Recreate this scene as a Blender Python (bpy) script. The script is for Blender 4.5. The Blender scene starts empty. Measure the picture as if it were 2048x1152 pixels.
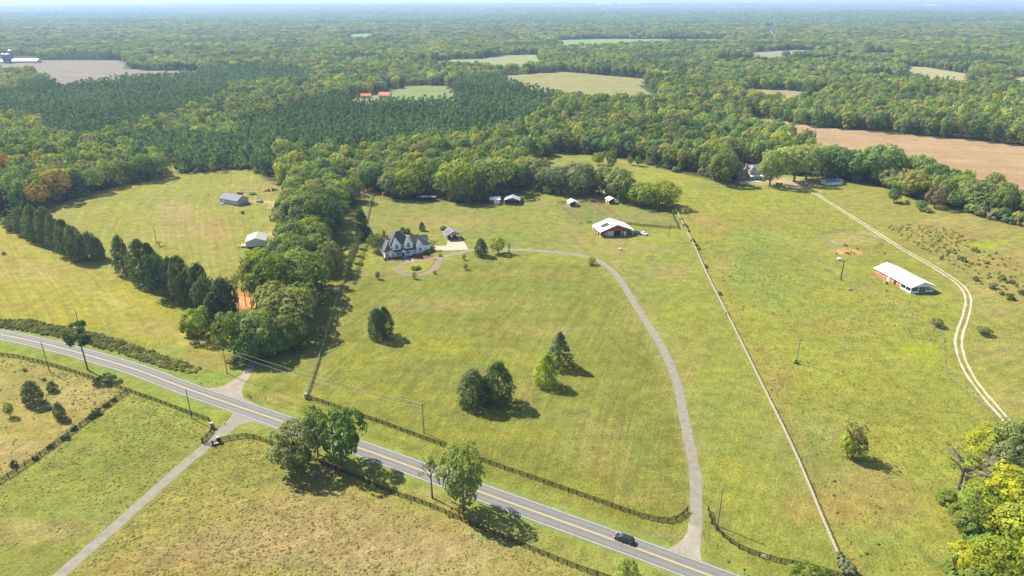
import bpy, math, random
import numpy as np
random.seed(7); rng = np.random.default_rng(7)
sc = bpy.context.scene; C = sc.collection
R = math.radians
# ------------------------------------------------------------------ camera
F = 2048 * 24 / 36.0; CH = 120.0; PITCH = math.atan((576 - 2) / F)
cam = bpy.data.objects.new('camera', bpy.data.cameras.new('camera')); C.objects.link(cam)
cam.data.lens = 24; cam.data.sensor_width = 36; cam.data.clip_start = 1; cam.data.clip_end = 90000
cam.location = (0, 0, CH); cam.rotation_euler = (R(90) - PITCH, 0, 0); sc.camera = cam
# ------------------------------------------------------------------ sky, sun, exposure
SUN_AZ = 146.0; SUN_EL = 45.0
w = bpy.data.worlds.new('World'); sc.world = w; w.use_nodes = True
wn = w.node_tree; sky = wn.nodes.new('ShaderNodeTexSky'); sky.sky_type = 'NISHITA'; sky.sun_disc = False
sky.sun_elevation = R(SUN_EL); sky.sun_rotation = R(90 - SUN_AZ) % (2 * math.pi)
sky.air_density = 1.0; sky.dust_density = 1.0; sky.altitude = 200
wn.nodes['Background'].inputs[1].default_value = 0.085
wn.links.new(sky.outputs[0], wn.nodes['Background'].inputs[0])
sl = bpy.data.lights.new('sun', 'SUN'); sl.energy = 5.0; sl.angle = R(0.5); sl.color = (1.0, 0.93, 0.80)
so = bpy.data.objects.new('sun', sl); C.objects.link(so)
so.rotation_euler = (R(90 - SUN_EL), 0, R(SUN_AZ) + R(90)); so.location = (0, 0, 300)
sc.view_settings.view_transform = 'Standard'; sc.view_settings.look = 'None'
sc.view_settings.gamma = 1; sc.view_settings.use_curve_mapping = False
sc.view_settings.exposure = 1.36
HAZE = 9.0e-5
# ------------------------------------------------------------------ survey: image point -> place on the level ground
cP, sP = math.cos(PITCH), math.sin(PITCH)
def G(px, py):
    y = -(py - 576) / F; rx = (px - 1024) / F
    ry = cP + y * sP; rz = -sP + y * cP; t = -CH / rz
    return (rx * t, ry * t)
def GA(p):
    p = np.asarray(p, float); y = -(p[:, 1] - 576) / F; rx = (p[:, 0] - 1024) / F
    ry = cP + y * sP; t = CH / (sP - y * cP)
    return np.stack([rx * t, ry * t], 1)
def PXM(px, py):
    X, Y = G(px, py); return F / (Y * cP + CH * sP)
def HG(base, ty):
    X, Y = G(*base); y = -(ty - 576) / F; ry = cP + y * sP; rz = -sP + y * cP
    return CH + rz * Y / ry
def P2(Xw, Yw, Z=0):       # world -> image, used only to test points against surveyed outlines
    d = Yw * cP - (Z - CH) * sP; u = Yw * sP + (Z - CH) * cP
    return 1024 + F * Xw / d, 576 - F * u / d
def inpoly(x, y, poly):
    x = np.asarray(x); y = np.asarray(y); r = np.zeros(x.shape, bool); n = len(poly)
    for i in range(n):
        x0, y0 = poly[i]; x1, y1 = poly[(i + 1) % n]
        if y0 == y1: continue
        c = ((y0 > y) != (y1 > y)) & (x < (x1 - x0) * (y - y0) / (y1 - y0) + x0)
        r ^= c
    return r
def crom(pts, step=3.0):
    P = [np.array(p, float) for p in pts]; out = []
    P = [2 * P[0] - P[1]] + P + [2 * P[-1] - P[-2]]
    for i in range(1, len(P) - 2):
        n = max(1, int(np.linalg.norm(P[i + 1] - P[i]) / step))
        for k in range(n):
            t = k / n; a, b, c, d = P[i - 1:i + 3]
            out.append(.5 * ((2 * b) + (c - a) * t + (2 * a - 5 * b + 4 * c - d) * t * t + (3 * b - a - 3 * c + d) * t ** 3))
    out.append(P[-2]); return np.array(out)
def hill(x, y):
    x = np.asarray(x, float); y = np.asarray(y, float); r = np.hypot(x, y)
    A = np.interp(r, [0, 1400, 3000, 8000, 16000, 30000], [0, 0, 7, 20, 38, 62])
    n = (np.sin(x / 410 + 1.3 * np.sin(y / 630)) * .35 + np.sin(y / 520 + .9 * np.sin(x / 900) + 1) * .4
         + np.sin((x + y) / 1700 + 2) * .5 + np.sin((x * .6 - y) / 3100 + .5) * .6)
    return A * (n * .6 + .25)
# ------------------------------------------------------------------ materials
def newmat(name):
    m = bpy.data.materials.new(name); m.use_nodes = True; t = m.node_tree; b = t.nodes['Principled BSDF']
    b.inputs['Specular IOR Level'].default_value = .2
    return m, t, b
def N(t, kind, **k):
    n = t.nodes.new(kind)
    for a, v in k.items(): setattr(n, a, v)
    return n
_mc = {}
def mat(name, col, rough=.7, var=.12, scale=1.5, metal=0, spec=None, stretch=None):
    if name in _mc: return _mc[name]
    m, t, b = newmat(name); b.inputs['Roughness'].default_value = rough; b.inputs['Metallic'].default_value = metal
    if spec is not None: b.inputs['Specular IOR Level'].default_value = spec
    if var:
        tc = N(t, 'ShaderNodeTexCoord'); mp = N(t, 'ShaderNodeMapping')
        mp.inputs['Scale'].default_value = stretch or (1, 1, 1)
        t.links.new(tc.outputs['Object'], mp.inputs[0])
        n = N(t, 'ShaderNodeTexNoise'); n.inputs['Scale'].default_value = scale; n.inputs['Detail'].default_value = 5; n.inputs['Roughness'].default_value = .65
        t.links.new(mp.outputs[0], n.inputs[0])
        mr = N(t, 'ShaderNodeMapRange'); mr.inputs[1].default_value = .25; mr.inputs[2].default_value = .75
        mr.inputs[3].default_value = 1 - var; mr.inputs[4].default_value = 1 + var; t.links.new(n.outputs[0], mr.inputs[0])
        mx = N(t, 'ShaderNodeVectorMath', operation='SCALE'); mx.inputs[0].default_value = col; t.links.new(mr.outputs[0], mx.inputs[3])
        t.links.new(mx.outputs[0], b.inputs['Base Color'])
    else: b.inputs['Base Color'].default_value = (*col, 1)
    _mc[name] = m; return m
def ground_mat(name, col=None, fine=.22, bump=.5, rows=.0, clump=.2):
    """grass / soil: colour from the surveyed field patches (attribute) or one colour, broken by noise at three scales"""
    m, t, b = newmat(name); b.inputs['Roughness'].default_value = 1; b.inputs['Specular IOR Level'].default_value = .05
    L = t.links.new; geo = N(t, 'ShaderNodeNewGeometry'); out = None
    def noise(scale, det, vec=None, ro=.6):
        n = N(t, 'ShaderNodeTexNoise'); n.inputs['Scale'].default_value = scale; n.inputs['Detail'].default_value = det; n.inputs['Roughness'].default_value = ro
        L(vec or geo.outputs['Position'], n.inputs[0]); return n.outputs[0]
    def rng_(s, a, lo=.3, hi=.7):
        r = N(t, 'ShaderNodeMapRange'); r.inputs[1].default_value = lo; r.inputs[2].default_value = hi
        r.inputs[3].default_value = 1 - a; r.inputs[4].default_value = 1 + a; L(s, r.inputs[0]); return r.outputs[0]
    def mul(a, b_):
        q = N(t, 'ShaderNodeMath', operation='MULTIPLY'); L(a, q.inputs[0]); L(b_, q.inputs[1]); return q.outputs[0]
    n1 = noise(1.35, 6, ro=.75); n2 = noise(.22, 5, ro=.65); n3 = noise(.035, 3)
    k = mul(mul(rng_(n1, fine), rng_(n2, clump)), rng_(n3, .1))
    st = N(t, 'ShaderNodeAttribute', attribute_name='rowcoord')
    if rows != 0:
        mp = N(t, 'ShaderNodeMapping'); mp.inputs['Scale'].default_value = (.62, .018, 1); L(st.outputs['Vector'], mp.inputs[0])
        n4 = noise(1, 3, mp.outputs[0]); sx = N(t, 'ShaderNodeSeparateXYZ'); L(st.outputs['Vector'], sx.inputs[0]); rr = rng_(n4, rows)
        a1 = N(t, 'ShaderNodeMath', operation='SUBTRACT'); L(rr, a1.inputs[0]); a1.inputs[1].default_value = 1; a2 = N(t, 'ShaderNodeMath', operation='MULTIPLY_ADD'); L(a1.outputs[0], a2.inputs[0]); L(sx.outputs[2], a2.inputs[1]); a2.inputs[2].default_value = 1; k = mul(k, a2.outputs[0])
    if col is None:
        at = N(t, 'ShaderNodeAttribute', attribute_name='field'); src = at.outputs['Color']
    else:
        c = N(t, 'ShaderNodeRGB'); c.outputs[0].default_value = (*col, 1); src = c.outputs[0]
    s = N(t, 'ShaderNodeVectorMath', operation='SCALE'); L(src, s.inputs[0]); L(k, s.inputs[3])
    # straw / green hue drift
    hn = noise(.09, 6, ro=.7); hr = N(t, 'ShaderNodeMapRange'); hr.inputs[1].default_value = .38; hr.inputs[2].default_value = .68
    hr.inputs[3].default_value = 0; hr.inputs[4].default_value = .55; L(hn, hr.inputs[0])
    mx = N(t, 'ShaderNodeMix', data_type='RGBA', blend_type='MULTIPLY'); mx.inputs[7].default_value = (1.28, 1.0, .92, 1) if col is None else (1.1, 1, .92, 1)
    L(hr.outputs[0], mx.inputs[0]); L(s.outputs[0], mx.inputs[6])
    hn2 = noise(.6, 5, ro=.7); h2 = N(t, 'ShaderNodeMapRange'); h2.inputs[1].default_value = .5; h2.inputs[2].default_value = .75; h2.inputs[3].default_value = 0; h2.inputs[4].default_value = .7; L(hn2, h2.inputs[0])
    mx2 = N(t, 'ShaderNodeMix', data_type='RGBA', blend_type='MULTIPLY'); mx2.inputs[7].default_value = (.72, .92, .62, 1)
    L(h2.outputs[0], mx2.inputs[0]); L(mx.outputs[2], mx2.inputs[6])
    L(mx2.outputs[2], b.inputs['Base Color'])
    bp = N(t, 'ShaderNodeBump'); bp.inputs['Strength'].default_value = bump; bp.inputs['Distance'].default_value = .5
    ad = N(t, 'ShaderNodeMath', operation='ADD'); L(n1, ad.inputs[0])
    nb = noise(.45, 4); L(nb, ad.inputs[1]); L(ad.outputs[0], bp.inputs['Height']); L(bp.outputs[0], b.inputs['Normal'])
    return m
def leaf_mat(name, cols, transl=.34, wn=.35, k=2.05):
    """foliage: each tree takes its own tone from the list, each clump drifts a little"""
    cols = [tuple(v * k for v in c) for c in cols]
    m = bpy.data.materials.new(name); m.use_nodes = True; t = m.node_tree; t.nodes.clear(); L = t.links.new
    o = N(t, 'ShaderNodeOutputMaterial'); oi = N(t, 'ShaderNodeObjectInfo'); cr = N(t, 'ShaderNodeValToRGB')
    cr.color_ramp.interpolation = 'LINEAR'; el = cr.color_ramp.elements
    el[0].position = 0; el[0].color = (*cols[0], 1); el[1].position = 1; el[1].color = (*cols[-1], 1)
    for i, c in enumerate(cols[1:-1]):
        e = el.new((i + 1) / (len(cols) - 1)); e.color = (*c, 1)
    L(oi.outputs['Random'], cr.inputs[0])
    geo = N(t, 'ShaderNodeNewGeometry'); n = N(t, 'ShaderNodeTexNoise'); n.inputs['Scale'].default_value = .35; n.inputs['Detail'].default_value = 4
    L(geo.outputs['Position'], n.inputs[0])
    mr = N(t, 'ShaderNodeMapRange'); mr.inputs[1].default_value = .3; mr.inputs[2].default_value = .7; mr.inputs[3].default_value = 1 - wn; mr.inputs[4].default_value = 1 + wn
    L(n.outputs[0], mr.inputs[0])
    n2 = N(t, 'ShaderNodeTexNoise'); n2.inputs['Scale'].default_value = .006; n2.inputs['Detail'].default_value = 3
    L(geo.outputs['Position'], n2.inputs[0])
    mr2 = N(t, 'ShaderNodeMapRange'); mr2.inputs[1].default_value = .35; mr2.inputs[2].default_value = .65; mr2.inputs[3].default_value = .8; mr2.inputs[4].default_value = 1.25
    L(n2.outputs[0], mr2.inputs[0])
    mu = N(t, 'ShaderNodeMath', operation='MULTIPLY'); L(mr.outputs[0], mu.inputs[0]); L(mr2.outputs[0], mu.inputs[1])
    s = N(t, 'ShaderNodeVectorMath', operation='SCALE'); L(cr.outputs[0], s.inputs[0]); L(mu.outputs[0], s.inputs[3])
    d = N(t, 'ShaderNodeBsdfDiffuse'); tr = N(t, 'ShaderNodeBsdfTranslucent'); mx = N(t, 'ShaderNodeMixShader'); mx.inputs[0].default_value = transl + .08
    L(s.outputs[0], d.inputs[0])
    s2 = N(t, 'ShaderNodeVectorMath', operation='MULTIPLY'); s2.inputs[1].default_value = (1.3, 1.45, .6); L(s.outputs[0], s2.inputs[0]); L(s2.outputs[0], tr.inputs[0])
    L(d.outputs[0], mx.inputs[1]); L(tr.outputs[0], mx.inputs[2]); L(mx.outputs[0], o.inputs[0])
    return m
# ------------------------------------------------------------------ object helpers
def tag(o, label=None, cat=None, group=None, kind=None):
    if label: o['label'] = label
    if cat: o['category'] = cat
    if group: o['group'] = group
    if kind: o['kind'] = kind
    return o
def empty(name, loc, rz=0, label=None, cat=None, group=None):
    o = bpy.data.objects.new(name, None); C.objects.link(o); o.location = (*loc, 0)[:3] if len(loc) == 2 else loc
    o.rotation_euler = (0, 0, rz); o.empty_display_size = .3
    return tag(o, label, cat, group)
class MB:
    def __init__(s): s.v = []; s.f = []
    def add(s, v, f):
        n = len(s.v); s.v += [tuple(p) for p in v]; s.f += [tuple(i + n for i in q) for q in f]; return s
    def box(s, x0, x1, y0, y1, z0, z1):
        return s.add([(x0, y0, z0), (x1, y0, z0), (x1, y1, z0), (x0, y1, z0), (x0, y0, z1), (x1, y0, z1), (x1, y1, z1), (x0, y1, z1)],
                     [(0, 3, 2, 1), (4, 5, 6, 7), (0, 1, 5, 4), (1, 2, 6, 5), (2, 3, 7, 6), (3, 0, 4, 7)])
    def prism(s, poly, axis, a, b):
        """outline extruded along an axis from a to b"""
        n = len(poly)
        def P(p, t): return {'x': (t, p[0], p[1]), 'y': (p[0], t, p[1]), 'z': (p[0], p[1], t)}[axis]
        v = [P(p, a) for p in poly] + [P(p, b) for p in poly]
        return s.add(v, [tuple(range(n))[::-1], tuple(range(n, 2 * n))] + [(i, (i + 1) % n, n + (i + 1) % n, n + i) for i in range(n)])
    def slab(s, pts, th):
        """planar polygon given a thickness downward"""
        n = len(pts); v = [tuple(p) for p in pts] + [(p[0], p[1], p[2] - th) for p in pts]
        return s.add(v, [tuple(range(n)), tuple(range(n, 2 * n))[::-1]] + [((i + 1) % n, i, n + i, n + (i + 1) % n) for i in range(n)])
    def tube(s, p0, p1, r0, r1=None, n=6, cap=True):
        r1 = r0 if r1 is None else r1; a = np.array(p0, float); b = np.array(p1, float); d = b - a; L = np.linalg.norm(d) or 1; d /= L
        u = np.cross(d, (0, 0, 1) if abs(d[2]) < .9 else (1, 0, 0)); u /= np.linalg.norm(u); w_ = np.cross(d, u)
        v = []
        for c, r in ((a, r0), (b, r1)):
            for i in range(n):
                q = 2 * math.pi * i / n; v.append(c + r * (math.cos(q) * u + math.sin(q) * w_))
        f = [(i, (i + 1) % n, n + (i + 1) % n, n + i) for i in range(n)]
        if cap: f += [tuple(range(n))[::-1], tuple(range(n, 2 * n))]
        return s.add(v, f)
    def lathe(s, prof, n=12, c=(0, 0)):
        v = []; k = len(prof)
        for r, z in prof:
            for i in range(n):
                q = 2 * math.pi * i / n; v.append((c[0] + r * math.cos(q), c[1] + r * math.sin(q), z))
        f = [(j * n + i, j * n + (i + 1) % n, (j + 1) * n + (i + 1) % n, (j + 1) * n + i) for j in range(k - 1) for i in range(n)]
        f += [tuple(range(n))[::-1], tuple(range((k - 1) * n, k * n))]
        return s.add(v, f)
    def mesh(s, name, m):
        me = bpy.data.meshes.new(name); me.from_pydata([tuple(map(float, p)) for p in s.v], [], s.f); me.update()
        if m: me.materials.append(m)
        return me
    def build(s, name, m, parent=None, smooth=False):
        me = s.mesh(name, m)
        if smooth:
            for p in me.polygons: p.use_smooth = True
        return obj(name, me, parent)
def obj(name, me, parent=None, loc=None, rz=0):
    o = bpy.data.objects.new(name, me); C.objects.link(o)
    if parent: o.parent = parent
    if loc is not None: o.location = loc
    if rz: o.rotation_euler = (0, 0, rz)
    return o
def npmesh(name, V, Fq, m):
    me = bpy.data.meshes.new(name); V = np.asarray(V, np.float32); Fq = np.asarray(Fq, np.int32); k = Fq.shape[1]
    me.vertices.add(len(V)); me.vertices.foreach_set('co', V.ravel())
    me.loops.add(Fq.size); me.loops.foreach_set('vertex_index', Fq.ravel())
    me.polygons.add(len(Fq)); me.polygons.foreach_set('loop_start', np.arange(0, Fq.size, k, dtype=np.int32))
    me.polygons.foreach_set('loop_total', np.full(len(Fq), k, np.int32))
    if m: me.materials.append(m)
    me.update(calc_edges=True); return me
def fan_sheet(name, px, z, m, label=None, world=False):
    """flat sheet from an outline"""
    P = px if world else [G(*p) for p in px]
    me = bpy.data.meshes.new(name); me.from_pydata([(p[0], p[1], z) for p in P], [], [tuple(range(len(P)))]); me.materials.append(m)
    n = me.polygons[0].normal
    if n.z < 0: me.flip_normals()
    o = obj(name, me); tag(o, label, kind='structure'); return o
def ribbon(name, P, a, b, z, m, jit=0, kind='structure', label=None):
    """strip along a world path between offsets a and b (left positive)"""
    P = np.asarray(P); d = np.gradient(P, axis=0); d /= np.linalg.norm(d, axis=1)[:, None]; nrm = np.stack([-d[:, 1], d[:, 0]], 1)
    j = rng.normal(0, jit, (len(P), 2)) if jit else np.zeros((len(P), 2))
    A = P + nrm * (a + j[:, :1]); B = P + nrm * (b + j[:, 1:]); n = len(P)
    V = np.zeros((2 * n, 3)); V[:n, :2] = B; V[n:, :2] = A; V[:, 2] = z
    i = np.arange(n - 1); Fq = np.stack([i, i + 1, n + i + 1, n + i], 1)
    if a < b: Fq = Fq[:, ::-1]
    o = obj(name, npmesh(name, V, Fq, m)); tag(o, label, kind=kind); return o
# ------------------------------------------------------------------ surveyed outlines (image points of the photograph, turned into places by G)
CLEAR = [(-700, 520), (-60, 452), (0, 428), (12, 440), (40, 425), (95, 418), (160, 394), (210, 378), (287, 363), (322, 357), (334, 346), (322, 333), (345, 322), (356, 349), (420, 344),
         (493, 337), (534, 360), (582, 377), (592, 395), (568, 425), (560, 455), (562, 482), (575, 500), (560, 530), (505, 560), (478, 600), (470, 640), (462, 690), (475, 728),
         (520, 720), (596, 702), (606, 660), (628, 610), (644, 560), (650, 515), (668, 470), (690, 425), (724, 396), (744, 375), (752, 385), (765, 398), (850, 400), (900, 403), (960, 412), (985, 408),
         (992, 398), (1040, 380), (1060, 345), (1080, 318), (1130, 305), (1200, 313), (1260, 321), (1340, 342), (1400, 355), (1440, 366), (1480, 368), (1500, 352), (1560, 350),
         (1640, 352), (1700, 364), (1745, 368), (1800, 385), (1840, 405), (1900, 420), (1970, 432), (2050, 447), (2400, 500), (3000, 640), (2600, 1400), (-600, 1400), (-1500, 900)]
FENCE_A = [(612, 796), (649, 808), (695, 824.7), (760, 847), (830, 873), (904, 900), (965, 923.8), (1097, 970), (1237, 1019.5), (1288, 1036.6), (1336, 1045), (1360, 1037), (1375, 1023)]
FENCE_B = [(1694, 1152), (1648.8, 1048.5), (1587, 901.6), (1519, 761.4), (1458.5, 638.5), (1413.8, 550), (1388.8, 493.8), (1351.3, 419.8)]
FENCE_C = [(746, 391), (741, 410), (732.4, 445), (722, 468), (709.8, 499), (701, 525), (692.4, 556), (681, 576.5), (663, 634.8), (648.6, 683), (612, 795)]
FENCE_D = [(-40, 708), (0, 712), (39, 717), (95.7, 730.8), (139.6, 743.5), (191.4, 761), (254, 783), (318.4, 806), (396.5, 835.3), (417, 841.7), (425.5, 857), (415.3, 874), (404, 884.5)]
FENCE_E = [(254, 785), (212, 814.4), (130, 876), (51, 932.3), (0, 964.8), (-60, 1000)]
FENCE_H = [(427, 891), (441, 883), (468.3, 878), (499, 875), (543.5, 889.5), (595, 909), (649.5, 932.3), (700, 952), (770.6, 983), (851, 1011), (967, 1062), (1059.4, 1099.8), (1148, 1135.7), (1206, 1156), (1300, 1190)]
ROAD = [(-160, 652), (-60, 661), (0, 669), (82, 686), (169, 708.4), (273.4, 739.6), (380, 779.5), (560.6, 841.7), (724.5, 898), (780, 917.7), (960.3, 983.6), (1226.9, 1079.5), (1379.7, 1136), (1500, 1181), (1640, 1235)]
LANE = [(478.5, 843.5), (444.3, 867.4), (415.3, 889.6), (341.8, 952.8), (239.3, 1045), (117, 1153), (0, 1256)]
DRIVE = [(1390, 1092), (1392.5, 1040), (1392, 997), (1391.5, 963), (1384, 912), (1373.6, 860.5), (1360, 792), (1351, 758), (1338, 722), (1315.8, 681), (1274.7, 616), (1240.5, 560), (1223.5, 541), (1199.5, 522.9),
         (1168.8, 512), (1107.3, 504.3), (1038.9, 500), (977.4, 498.3), (942.7, 500.5), (919, 506), (895.8, 511), (872, 516.5)]
LOOP = [(876, 517), (877, 525), (870, 536), (854.8, 545), (837, 549.5), (819.6, 550), (804.4, 547), (796, 540.8), (797.3, 533.8), (809, 527.2), (825.5, 523), (846.6, 520.5), (872, 516.5)]
TRACK = [(1600, 372), (1621, 381), (1672.7, 413.5), (1724, 446), (1792.3, 490.4), (1860.7, 529.7), (1908.6, 560.5), (1929, 579.3), (1936.6, 599.8), (1932.5, 627), (1922, 657.9), (1917, 681.8), (1922, 712.6), (1930.8, 733.8), (1944.5, 758), (1973.5, 795.6), (2009.4, 836.6), (2070, 905)]
ROWS = {60: .4, 112: 1.0, 128: 1.0, 150: .2, 74: 1.0, 80: .8, 151: .7, 20: .25, 40: .12, 30: .9, 44: .3, 155: .2}
GR = (.138, .150, .040)
FIELDS = [  # outline, colour, row direction (deg), strength comes with the material
    (CLEAR, GR, 60),
    ([(-200, 430), (95, 410), (160, 390), (330, 340), (500, 330), (620, 380), (600, 600), (470, 640), (245, 560), (10, 480)], (.150, .152, .044), 112),
    ([(-700, 470), (10, 440), (20, 465), (150, 530), (245, 560), (390, 640), (470, 660), (455, 745), (400, 700), (200, 672), (0, 640), (-300, 610)], (.176, .165, .036), 128),
    ([(-300, 600), (0, 640), (200, 668), (340, 715), (410, 745), (470, 745), (430, 775), (250, 722), (80, 674), (-160, 645)], (.125, .165, .036), 150),
    ([(620, 560), (700, 540), (760, 545), (960, 520), (1180, 530), (1240, 580), (1300, 680), (1350, 790), (1380, 900), (1388, 1000), (1376, 1023), (1336, 1045), (1288, 1036), (965, 924), (612, 796)], (.120, .128, .034), 74),
    ([(655, 560), (692, 556), (681, 576), (612, 796), (500, 790), (600, 690)], (.122, .130, .035), 80),
    (FENCE_A[:-1] + [(1385, 1060), (1360, 1120), (1226, 1068), (960, 972), (724, 886), (560, 830), (500, 800), (560, 770)], (.128, .138, .034), 151),
    ([(750, 385), (1060, 385), (1180, 440), (1170, 510), (1000, 490), (740, 500), (720, 470)], (.132, .142, .045), 20),
    ([(1120, 404), (1240, 398), (1345, 420), (1358, 457), (1170, 447)], (.120, .132, .046), 20),
    (FENCE_B + [(1340, 395), (1200, 300), (1500, 340), (1625, 380), (1790, 485), (1925, 580), (1910, 690), (1990, 830), (2300, 1200), (1700, 1200)], (.150, .157, .040), 40),
    ([(1630, 380), (1700, 360), (2100, 430), (2500, 620), (2300, 1000), (2060, 880), (1945, 740), (1930, 680), (1945, 600), (1860, 525)], (.150, .152, .046), 30),
    ([(1775, 450), (1950, 425), (2500, 560), (2400, 640), (2048, 620), (1985, 580), (1880, 520)], (.158, .148, .056), 30),
    ([(-300, 690), (0, 712), (95.7, 730.8), (254, 784), (130, 876), (0, 965), (-300, 1160)], (.178, .155, .060), 40),
    ([(254, 786), (417, 842), (425, 857), (405, 886), (130, 1130), (60, 1200), (-400, 1300), (0, 966), (130, 877)], (.138, .152, .040), 44),
    ([(427, 893), (500, 878), (560, 895), (770, 985), (967, 1064), (1206, 1158), (1200, 1250), (60, 1250), (140, 1140)], (.165, .155, .046), 30),
    (FENCE_D[:-3] + [(440, 850), (465, 825), (380, 795), (250, 748), (100, 703), (-60, 672), (-60, 706)], (.132, .160, .038), 155),
]
TAN = (.225, .175, .082); BR = (.21, .14, .055); DG = (.10, .145, .036); BG = (.128, .166, .034); YG = (.19, .20, .022); STR = (.25, .205, .105)
PATCH = [(720, 1080, 300, 60, TAN, .75), (900, 1130, 200, 40, STR, .5), (480, 1100, 240, 40, TAN, .6), (330, 1130, 120, 30, BR, .35), (500, 920, 90, 22, DG, .5), (560, 960, 160, 20, GR, .5), (560, 1010, 200, 24, TAN, .35),
         (60, 1060, 110, 26, TAN, .55), (230, 920, 110, 30, DG, .35), (290, 850, 80, 18, DG, .3), (120, 1020, 90, 18, DG, .25), (30, 900, 80, 22, STR, .4), (150, 790, 90, 24, STR, .35), (40, 760, 60, 16, GR, .4),
         (350, 425, 45, 22, TAN, .6), (400, 455, 60, 14, BR, .35), (300, 400, 60, 12, GR, .4), (250, 430, 40, 20, YG, .3), (435, 410, 30, 10, DG, .3), (440, 470, 30, 25, BR, .45), (330, 470, 50, 14, TAN, .3), (505, 375, 45, 6, TAN, .4),
         (60, 540, 120, 20, TAN, .35), (180, 600, 120, 16, YG, .4), (300, 660, 90, 14, TAN, .3), (40, 610, 80, 10, BR, .3), (20, 495, 60, 10, TAN, .4), (400, 720, 50, 14, TAN, .4),
         (860, 610, 120, 12, TAN, .3), (1080, 590, 120, 20, DG, .22), (800, 545, 60, 8, TAN, .3), (900, 690, 60, 20, YG, .6), (820, 650, 60, 16, YG, .3), (970, 740, 60, 16, DG, .3), (1040, 720, 80, 14, YG, .3),
         (1200, 860, 60, 40, TAN, .25), (1230, 940, 60, 30, BR, .18), (1180, 800, 80, 25, DG, .2), (1250, 1000, 80, 12, BR, .28), (1290, 880, 50, 40, DG, .18), (1060, 660, 160, 10, TAN, .3), (780, 780, 60, 18, YG, .3), (1000, 870, 120, 18, YG, .3), (720, 720, 40, 40, YG, .25), (1020, 560, 220, 6, DG, .22), (1020, 548, 200, 6, TAN, .2),
         (950, 440, 60, 8, BR, .3), (880, 450, 60, 6, TAN, .35), (1030, 470, 60, 8, DG, .35), (820, 440, 60, 5, BR, .3), (950, 470, 40, 6, DG, .25), (770, 392, 14, 4, BR, .5), (1150, 475, 40, 16, TAN, .3), (1240, 500, 60, 8, TAN, .4), (1240, 530, 30, 10, TAN, .3),
         (1180, 430, 30, 8, DG, .4), (1300, 437, 40, 6, TAN, .2), (1290, 480, 60, 8, YG, .25), (1330, 545, 40, 12, TAN, .5), (1320, 590, 30, 14, DG, .35), (1300, 545, 20, 22, DG, .4), (1350, 620, 40, 20, YG, .25), (1420, 850, 30, 60, DG, .35), (1390, 700, 30, 30, BR, .15), (1460, 960, 50, 40, YG, .25), (1500, 900, 20, 40, DG, .2),
         (1400, 440, 30, 9, BR, .6), (1445, 465, 34, 9, BR, .6), (1530, 500, 60, 16, BG, .8), (1490, 550, 32, 34, BG, .9), (1560, 590, 50, 34, BG, .9), (1520, 470, 50, 12, BG, .6), (1620, 700, 50, 24, BG, .35), (1700, 820, 60, 20, BG, .3), (1580, 960, 24, 30, BG, .3), (1600, 540, 50, 14, BG, .5), (1545, 540, 26, 12, DG, .5), (1470, 470, 30, 10, BG, .5), (1440, 505, 22, 14, BG, .4), (1600, 625, 30, 14, BG, .4), (1500, 400, 70, 14, YG, .4), (1600, 440, 90, 9, BR, .25), (1420, 370, 60, 8, DG, .45), (1360, 360, 40, 8, YG, .3), (1500, 640, 30, 30, YG, .4),
         (1450, 530, 24, 12, TAN, .4), (1500, 520, 20, 8, DG, .4), (1650, 650, 80, 14, BR, .25), (1838, 700, 40, 13, (.19, .225, .018), .8), (1876, 728, 26, 8, (.19, .225, .018), .7), (1815, 690, 18, 6, (.19, .225, .018), .5), (1700, 600, 90, 14, YG, .3), (1600, 700, 60, 30, YG, .35), (1700, 760, 120, 25, YG, .35), (1560, 760, 26, 50, BR, .3), (1620, 860, 60, 30, TAN, .35), (1800, 880, 90, 30, YG, .3),
         (1600, 880, 30, 50, DG, .4), (1700, 960, 90, 40, TAN, .4), (1650, 1010, 60, 30, BR, .45), (1770, 1020, 80, 40, BR, .45), (1800, 1090, 120, 40, DG, .3), (1860, 1060, 60, 20, YG, .3), (1640, 900, 24, 60, DG, .35), (1720, 520, 60, 14, GR, .3), (1705, 478, 48, 14, TAN, .5),
         (1690, 503, 20, 3.2, (.42, .24, .11), .95), (1706, 506, 22, 2.4, (.42, .24, .11), .7), (1900, 470, 60, 14, BR, .55), (1850, 480, 60, 14, (.165, .15, .035), .7), (1975, 490, 36, 8, (.19, .23, .02), .9), (2020, 530, 50, 16, BR, .5), (1960, 580, 60, 12, TAN, .4), (1900, 440, 60, 5, TAN, .4), (2000, 700, 60, 20, TAN, .25), (2010, 800, 60, 20, TAN, .35), (1990, 620, 40, 10, TAN, .35),
         (497, 608, 20, 10, (.40, .19, .075), 1.0), (480, 590, 14, 8, (.40, .19, .075), .6), (548, 468, 16, 5, (.36, .25, .15), .9), (540, 405, 30, 3.5, (.36, .25, .15), .8), (560, 412, 20, 5, (.36, .25, .15), .6), (505, 402, 14, 3, (.36, .26, .15), .4),
         (724, 385, 20, 8, (.2, .12, .06), .8), (1560, 362, 60, 6, (.3, .24, .15), .8), (1530, 367, 30, 4, (.26, .2, .13), .5), (1240, 480, 40, 5, (.2, .165, .08), .5), (1600, 372, 30, 5, (.3, .24, .16), .9),
         (560, 800, 40, 10, TAN, .35), (500, 850, 60, 10, TAN, .3), (640, 940, 40, 14, TAN, .6), (860, 990, 40, 10, TAN, .6), (900, 1010, 40, 8, (.2, .13, .06), .4), (700, 450, 12, 20, TAN, .3), (670, 520, 14, 30, YG, .2), (1380, 780, 16, 60, TAN, .15), (1100, 1090, 60, 10, DG, .3), (1290, 1120, 80, 10, TAN, .25), (1330, 1070, 40, 10, TAN, .5)]
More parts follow.
